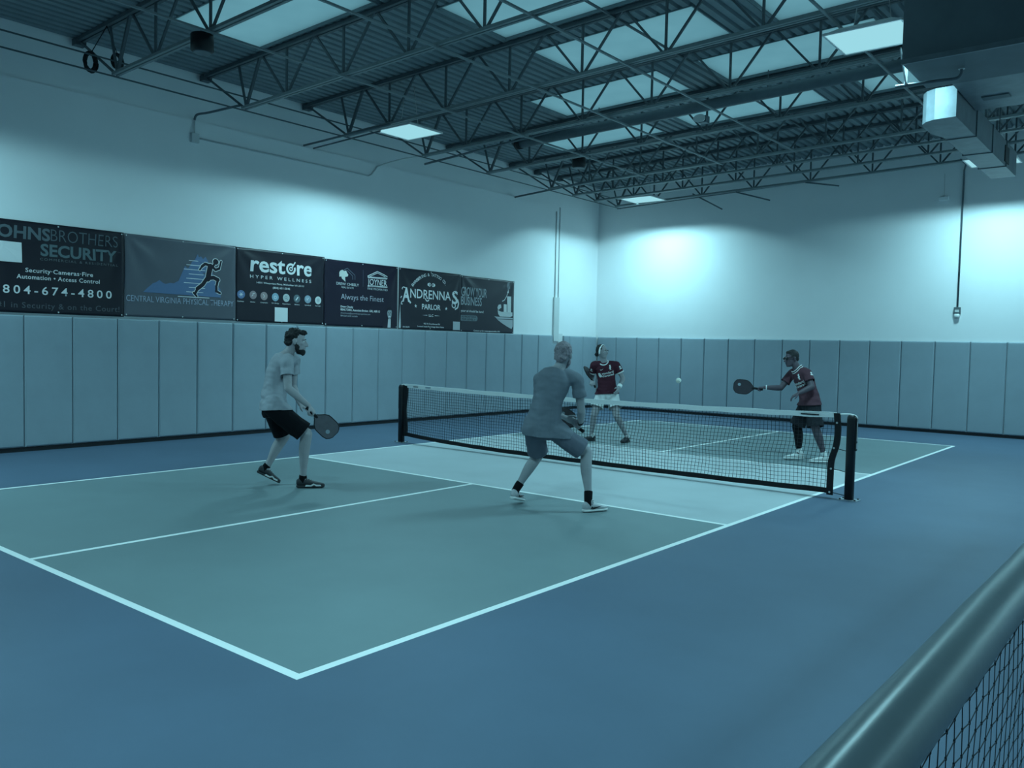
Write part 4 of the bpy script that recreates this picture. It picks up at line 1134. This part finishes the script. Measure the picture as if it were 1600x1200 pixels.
sk = lambda nm, c: mat(nm, c, .55, var=.05, vscale=14, bump=.04, bscale=90, spec=.35)
cloth = lambda nm, c, st=(1, 1, .45): mat(nm, c, .85, var=.07, vscale=9, bump=.35, bscale=11, spec=.15, stretch=st)
M['skin_pale'] = sk('pale_skin', pc(112, 155, 168, .95)); M['skin_tan'] = sk('fair_tanned_skin', pc(102, 145, 158, .95)); M['skin_far'] = sk('fair_skin', pc(98, 138, 150, 1.0)); M['skin_dark'] = sk('dark_brown_skin', pc(50, 66, 78, 1.1))
M['hair_dark'] = mat('dark_brown_hair', (.012, .012, .014), .6, var=.3, vscale=60, bump=.5, bscale=120); M['hair_fair'] = mat('fair_short_hair', pc(92, 124, 138), .6, var=.30, vscale=40, bump=.6, bscale=110, stretch=(1, 1, .4))
M['shirt_grey'] = cloth('grey_tee_cloth', pc(102, 148, 164, 1.1)); M['shirt_dark'] = cloth('dark_grey_tee_cloth', pc(70, 108, 124, 1.1)); M['jersey'] = cloth('maroon_jersey_cloth', (.072, .021, .034)); M['jersey_pale'] = cloth('faded_maroon_jersey_cloth', (.092, .042, .056))
M['shorts_black'] = cloth('black_shorts_cloth', (.007, .008, .011)); M['shorts_blue'] = cloth('blue_grey_shorts_cloth', pc(64, 98, 116)); M['shorts_white'] = cloth('white_shorts_cloth', (.68, .70, .70)); M['shorts_dark'] = cloth('charcoal_shorts_cloth', (.020, .022, .028))
M['sock_black'] = cloth('black_sock_knit', (.006, .006, .008)); M['sock_white'] = cloth('white_sock_knit', (.72, .74, .74))
M['shoe_dark'] = mat('dark_shoe_mesh', (.035, .037, .044), .6, var=.2, vscale=30); M['shoe_grey'] = mat('pale_grey_shoe_mesh', pc(118, 168, 182), .6, var=.12, vscale=30); M['shoe_white'] = mat('white_shoe_mesh', (.66, .68, .68), .6, var=.06, vscale=30)
M['sole_white'] = mat('white_shoe_foam', (.70, .72, .72), .6); M['sole_dark'] = mat('dark_shoe_rubber', (.02, .022, .026), .6)
M['white_print'] = mat('white_shirt_print', (.72, .74, .74), .6); M['lens'] = mat('dark_sunglass_lens', (.004, .004, .005), .15, spec=.6)
M['paddle_grey'] = mat('grey_carbon_paddle_face', pc(62, 88, 100, 1.0), .55, var=.1, vscale=20); M['paddle_dark'] = mat('dark_carbon_paddle_face', pc(36, 50, 60, 1.0), .5, var=.1, vscale=20)

# --- player 1: bearded, grey tee, black shorts, seen from his right side
P1 = dict(head=(-1.10, -3.665, 1.535), neck=(-1.165, -3.725, 1.405), shR=(-1.035, -3.83, 1.315), shL=(-1.265, -3.575, 1.325), elR=(-.965, -3.86, 1.055), wrR=(-.815, -3.715, .880), haR=(-.775, -3.67, .805), elL=(-1.30, -3.56, 1.055), wrL=(-1.135, -3.585, .875), haL=(-1.07, -3.55, .835),
          hpR=(-1.14, -3.90, .835), hpL=(-1.33, -3.79, .83), knR=(-.945, -3.64, .575), heR=(-1.085, -3.645, .008), toR=(-.915, -3.425, .008), knL=(-1.325, -3.640, .525), heL=(-1.505, -3.845, .135), toL=(-1.385, -3.655, .015))
cf = dict(bend=V((-.06, -.06, .03)), hs=1.06, hem=-.045, sleeve=.50, handR=(V((.75, .60, -.25)) * -1 + V((0, 0, -.2)), V((.63, -.77, 0)), True), handL=(V((.3, .3, -.9)), V((.6, -.6, 0)), False), shirt=M['shirt_grey'], shorts=M['shorts_black'], shoe=M['shoe_dark'], sole=M['sole_dark'], sock=M['sock_black'], hair=M['hair_dark'], laces=M['black'], mark=('flash', M['sole_white']), sock_len=.09, short=.90, flare=.112, wrinkle=.011, seed=2)
root, J1, g = person('p1', 'bearded person in a grey tee and black shorts, crouching with a paddle held low', (-1.15, -3.6, 0), P1, VR * .97 + VF * .12 + V((0, 0, -.10)), V((.08, .08, 1)), M['skin_pale'], cf)
hair_cap(root, g, M['hair_dark'], [((0, -.026, .040), .082, .094, .088), ((0, -.062, -.012), .066, .052, .062), ((0, .030, .088), .062, .060, .032)], 60, .014, 3)
hair_cap(root, g, M['hair_dark'], [((0, .050, -.096), .047, .048, .040), ((0, .078, -.112), .028, .026, .034), ((.056, .022, -.066), .014, .024, .040), ((-.056, .022, -.066), .014, .024, .040), ((.068, .004, -.030), .008, .012, .034), ((-.068, .004, -.030), .008, .012, .034), ((0, .094, -.047), .024, .008, .005)], 0, .01, 5, noise=.004, name='beard')
paddle('grey pickleball paddle held low by the bearded person in black shorts', (-.815, -3.745, .868), (-.655, -3.455, .545), (.62, -.74, .25), M['paddle_grey'])

# --- player 2: seen from behind at the net, dark tee
P2 = dict(head=(1.575, -2.635, 1.465), neck=(1.560, -2.67, 1.345), shR=(1.675, -2.545, 1.225), shL=(1.415, -2.79, 1.225), elR=(1.675, -2.47, .935), wrR=(1.545, -2.285, .800), haR=(1.485, -2.225, .765), elL=(1.33, -2.60, .945), wrL=(1.40, -2.34, .845), haL=(1.43, -2.265, .815),
          hpR=(1.495, -2.69, .765), hpL=(1.365, -2.80, .765), knR=(1.715, -2.43, .545), heR=(1.790, -2.555, .006), toR=(1.885, -2.315, .006), knL=(1.275, -2.60, .490), heL=(1.145, -2.82, .075), toL=(1.075, -2.575, .012))
cf = dict(bend=V((-.03, -.05, .03)), scale=.93, hipw=.124, sleeve=.52, handR=(V((-.7, .2, -.2)), V((.3, .5, .8)), True), handL=(V((.6, .2, -.5)), V((0, .5, .8)), False), shirt=M['shirt_dark'], shorts=M['shorts_blue'], shoe=M['shoe_grey'], sole=M['sole_white'], sock=M['sock_black'], hair=M['hair_fair'], laces=M['whiteband'], mark=('swoosh', M['black']), sock_len=.22, short=.86, flare=.108, wrinkle=.009, seed=6)
root, J2, g = person('p2', 'person in a dark tee and blue-grey shorts seen from behind, ready at the net', (1.5, -2.6, 0), P2, VF * .86 + VR * .46 + V((0, 0, -.06)), V((.04, .10, 1)), M['skin_tan'], cf)
hair_cap(root, g, M['hair_fair'], [((0, -.024, .036), .081, .095, .088), ((0, -.060, -.018), .068, .050, .062)], 10, .012, 9, noise=.005)
hair_cap(root, g, M['hair_fair'], [((0, .040, -.094), .047, .048, .034), ((.058, .018, -.066), .010, .022, .034), ((-.058, .018, -.066), .010, .022, .034)], 0, .01, 5, name='beard')
MB().tube([J2['wrR'] + (J2['elR'] - J2['wrR']).normalized() * .02 + V((math.cos(a * PI / 8) * .026, math.sin(a * PI / 8) * .018, math.sin(a * PI / 8) * .026)) for a in range(17)], .009, 8).build('wristwatch', M['black'], root, True, 0, True)
paddle('dark pickleball paddle in the hands of the person seen from behind', (1.545, -2.235, .715), (1.20, -2.19, .86), (.5, -.75, .3), M['paddle_dark'])

# --- player 3: maroon jersey, white shorts and headband, far side
P3 = dict(head=(-1.352, 2.505, 1.470), neck=(-1.345, 2.545, 1.315), shR=(-1.485, 2.475, 1.245), shL=(-1.185, 2.68, 1.255), elR=(-1.585, 2.575, 1.03), wrR=(-1.47, 2.40, .975), haR=(-1.41, 2.345, .955), elL=(-1.10, 2.76, 1.03), wrL=(-1.085, 2.615, .890), haL=(-1.075, 2.555, .830),
          hpR=(-1.38, 2.575, .775), hpL=(-1.24, 2.68, .775), knR=(-1.415, 2.40, .430), heR=(-1.455, 2.500, .006), toR=(-1.605, 2.335, .006), knL=(-1.085, 2.575, .425), heL=(-1.005, 2.82, .010), toL=(-.985, 2.585, .006))
cf = dict(bend=V((.0, .04, .02)), hipw=.120, hem=-.06, sleeve=.55, scale=.93, hs=.95, handR=(V((.3, .2, -.9)), V((.4, -.8, .3)), True), handL=(V((-.7, -.2, -.3)), V((.2, -.9, 0)), False), hand_scale=.95, shirt=M['jersey'], shorts=M['shorts_white'], shoe=M['shoe_dark'], sole=M['sole_dark'], sock=M['sock_white'], hair=M['hair_dark'], laces=M['black'], sock_len=.10, short=.62, flare=.135, wrinkle=.006, seed=11)
root, J3, g = person('p3', 'person with a white headband, maroon jersey and white shorts beyond the net', (-1.28, 2.6, 0), P3, -VF * .62 + VR * .74 + V((0, 0, -.04)), V((0, 0, 1)), M['skin_far'], cf)
hair_cap(root, g, M['hair_dark'], [((0, -.026, .034), .076, .088, .084), ((0, -.060, -.02), .062, .044, .058), ((0, -.102, -.055), .034, .034, .036)], 12, .010, 4)
c, r, f, u = g['c'], g['r'], g['f'], g['u']
hb = [c + r * .079 * math.cos(a * PI / 14) + (f * .60 + u * .80).normalized() * .0 + (-f * .10 + u * .995) * 0 + (u * .085 + f * -.012) * max(-.35, math.sin(a * PI / 14)) * 1.28 + f * (.018 * math.sin(a * PI / 14) + .0) for a in range(-3, 18)]
mb = MB()
mb.loft([(p, f * .017, (p - c).normalized() * .006) for p in hb], 8)
mb.build('headband', M['whiteband'], root, True, 0, True)
w = J3['wrL']; dd = (J3['elL'] - w).normalized(); s_, t_ = frame_for(dd)
MB().loft([(w + dd * .01, s_ * .034, t_ * .034), (w + dd * .015, s_ * .038, t_ * .038), (w + dd * .06, s_ * .040, t_ * .040), (w + dd * .065, s_ * .036, t_ * .036)], 16).build('wristband', M['whiteband'], root, True, 0, True)
def sleeve_cuffs(g, J, k_list, fr, sc, m):
    for k in k_list:
        sh, el = J['sh' + k], J['el' + k]; e = sh.lerp(el, fr); dr = (el - sh).normalized(); a, b2 = frame_for(dr)
        MB().loft([(e - dr * .016, a * .0735 * sc, b2 * .0735 * sc), (e + dr * .004, a * .0745 * sc, b2 * .0745 * sc)], 20, False).build('sleeve_cuff', m, g['shirt'], True, 0, True)
def chest_frame(g):
    s6 = g['ss'][6]; up = s6[3]; r = s6[5]; f = s6[4]
    return s6[0], r, up, f
sleeve_cuffs(g, J3, 'RL', .55, .95, M['white_print'])
def jersey_print(g):
    o, r, up, f = chest_frame(g)
    x = -r                                   # reading direction of someone looking at the chest
    decal(g, text_mesh('standard', -.065, .125, .012, .034, .02), o - up * .105, x, up, M['white_print'], 'sponsor_print')
    decal(g, text_mesh('chartered', -.065, .125, -.030, .034, .02), o - up * .105, x, up, M['white_print'], 'sponsor_print')
    decal(g, flat([circ(-.105, .024, .020, 14), circ(-.090, -.008, .022, 14), [(-.125, .0), (-.10, -.035), (-.08, .03)]]), o - up * .105, x, up, M['white_print'], 'sponsor_mark')
    decal(g, flat([[(.060, .012), (.075, .030), (.070, .052), (.083, .062), (.098, .052), (.093, .044), (.100, .020), (.090, .004), (.098, -.022), (.082, -.014), (.070, -.024), (.074, .0)]]), o - up * .018, x, up, M['white_print'], 'crest_print')
    decal(g, flat([[(-.085, .004), (-.072, -.006), (-.050, .002), (-.028, .020), (-.056, .008), (-.072, .004), (-.080, .014)]]), o - up * .018, x, up, M['white_print'], 'check_mark_print')
jersey_print(g)
o, r_, up_, f_ = chest_frame(g); N_ = g['N']; ax = (g['c'] - N_).normalized()
ring3([N_ + r_ * (.070 * math.cos(a * PI / 12)) + f_ * (.074 * math.sin(a * PI / 12) + .016) - ax * (.008 + .042 * max(0, math.sin(a * PI / 12))) for a in range(24)], .011, M['white_print'], 'collar', g['shirt'])
def arm_badge(g, J, k, fr, side):
    sh, el = J['sh' + k], J['el' + k]; e = sh.lerp(el, fr); d = (el - sh).normalized()
    n = (side - d * side.dot(d)).normalized(); x = d.cross(n)
    decal(g, flat([circ(0, .016, .017, 12), [(-.024, -.022), (.024, -.022), (.024, -.006), (-.024, -.006)]]), e, x if x.cross(-d).dot(n) > 0 else -x, -d, M['white_print'], 'sleeve_badge')
arm_badge(g, J3, 'L', .25, VR * .6 - VF * .8)
arm_badge(g, J3, 'R', .28, -VR * .5 - VF * .85)
paddle('black pickleball paddle held up beside the person with the white headband', (-1.395, 2.395, .885), (-1.640, 2.455, 1.225), (.93, .15, .55), M['paddle_dark'], .15)

# --- player 4: reaching out to the ball, maroon collared jersey, dark shorts
P4 = dict(head=(1.728, 2.625, 1.440), neck=(1.805, 2.665, 1.300), shR=(1.690, 2.78, 1.225), shL=(1.965, 2.605, 1.240), elR=(1.575, 2.66, 1.015), wrR=(1.425, 2.475, 1.020), haR=(1.345, 2.445, 1.015), elL=(2.06, 2.54, 1.06), wrL=(1.93, 2.41, .968), haL=(1.865, 2.38, .925),
          hpR=(1.905, 2.80, .800), hpL=(2.035, 2.685, .800), knR=(1.785, 2.775, .475), heR=(1.880, 2.815, .020), toR=(1.635, 2.705, .008), knL=(2.105, 2.625, .480), heL=(2.245, 2.775, .010), toL=(2.020, 2.650, .006))
cf = dict(bend=V((.06, .03, .03)), hipw=.122, hem=-.05, sleeve=.60, scale=1.0, handR=(V((-.35, -.1, -.9)), V((.2, .8, .3)), True), handL=(V((-.1, .2, -.9)), V((-.4, -.8, .1)), False), shirt=M['jersey_pale'], shorts=M['shorts_dark'], shoe=M['shoe_white'], sole=M['sole_white'], sock=M['sock_white'], hair=M['hair_dark'], eyes=False, laces=M['whiteband'], sock_len=.16, short=.93, flare=.118, wrinkle=.008, seed=17)
root, J4, g = person('p4', 'person in sunglasses and a collared maroon jersey reaching forward with a paddle', (1.98, 2.72, 0), P4, -VR * .95 - VF * .25 + V((0, 0, -.10)), V((-.08, -.06, 1)), M['skin_dark'], cf)
hair_cap(root, g, M['hair_dark'], [((0, -.022, .038), .079, .094, .086), ((0, -.058, -.010), .066, .050, .050), ((0, .02, .085), .055, .05, .030)], 0, .01, 7, noise=.002)
c, r, f, u = g['c'], g['r'], g['f'], g['u']
sg = MB()
for k in (-1, 1):
    sg.ell(c + r * (k * .033) + f * .092 + u * .004, r * .030, f * .010, u * .021, 14, 8)
    sg.tube([c + r * (k * .062) + f * .084 + u * .012, c + r * (k * .080) + f * .02 + u * .012, c + r * (k * .084) - f * .02 + u * .004], .005, 6)
sg.tube([c + r * -.012 + f * .100 + u * .008, c + f * .104 + u * .010, c + r * .012 + f * .100 + u * .008], .004, 6)
sg.build('sunglasses', M['lens'], root, True, 0, True)
jersey_print(g)
arm_badge(g, J4, 'L', .22, VR * .45 - VF * .9)
o, r_, up_, f_ = chest_frame(g); N_ = g['N']; ax = (g['c'] - N_).normalized()
for k, (rr, th, mm, dz) in enumerate(((.070, .016, M['jersey'], .006), (.082, .0065, M['white_print'], -.006), (.079, .0065, M['white_print'], .018))):
    ring3([N_ + r_ * (rr * math.cos(a * PI / 12)) + f_ * (rr * math.sin(a * PI / 12) + .008) + ax * (dz - .030 * max(0, math.sin(a * PI / 12))) for a in range(24)], th, mm, 'collar' if k == 0 else 'collar_stripe', g['shirt'])
an, kn = J4['anR'], J4['knR']
mb = MB(); limb(mb, [kn + (J4['hpR'] - kn) * .12, kn, kn.lerp(an, .32) + V((.012, .006, 0)), kn.lerp(an, .78)], [.067, .064, .064, .044]); vox('leg_sleeve', mb, M['sock_black'], root, .007, 2)
MB().tube([J4['wrR'] + (J4['elR'] - J4['wrR']).normalized() * .015 + V((math.cos(a * PI / 8) * .012, math.cos(a * PI / 8) * -.026, math.sin(a * PI / 8) * .028)) for a in range(17)], .008, 8).build('wristband', M['whiteband'], root, True, 0, True)
paddle('dark pickleball paddle stretched out towards the ball', (1.395, 2.465, .992), (.990, 2.345, 1.030), (.30, -.95, -.05), M['paddle_dark'])

# --- the ball
t = empty('pickleball', (.60, 1.45, 1.065), 'pale pickleball in mid air above the net', 'ball')
mb = MB(); BR = .037
bmesh.ops.create_icosphere(mb.bm, subdivisions=4, radius=BR, matrix=Matrix.Translation((.60, 1.45, 1.102)))
mb.build('shell', mat('pale_ball_plastic', (.72, .74, .66), .5), t, True, 0, True)
mb = MB()
for i in range(26):
    z = 1 - 2 * (i + .5) / 26; a = i * 2.39996; k = math.sqrt(1 - z * z); n = V((k * math.cos(a), k * math.sin(a), z)); s_, t_ = frame_for(n)
    q = V((.60, 1.45, 1.102)) + n * (BR - .0005)
    mb.loft([(q, s_ * .0042, t_ * .0042), (q + n * .0008, s_ * .004, t_ * .004)], 8)
mb.build('hole', M['pipe'], t)
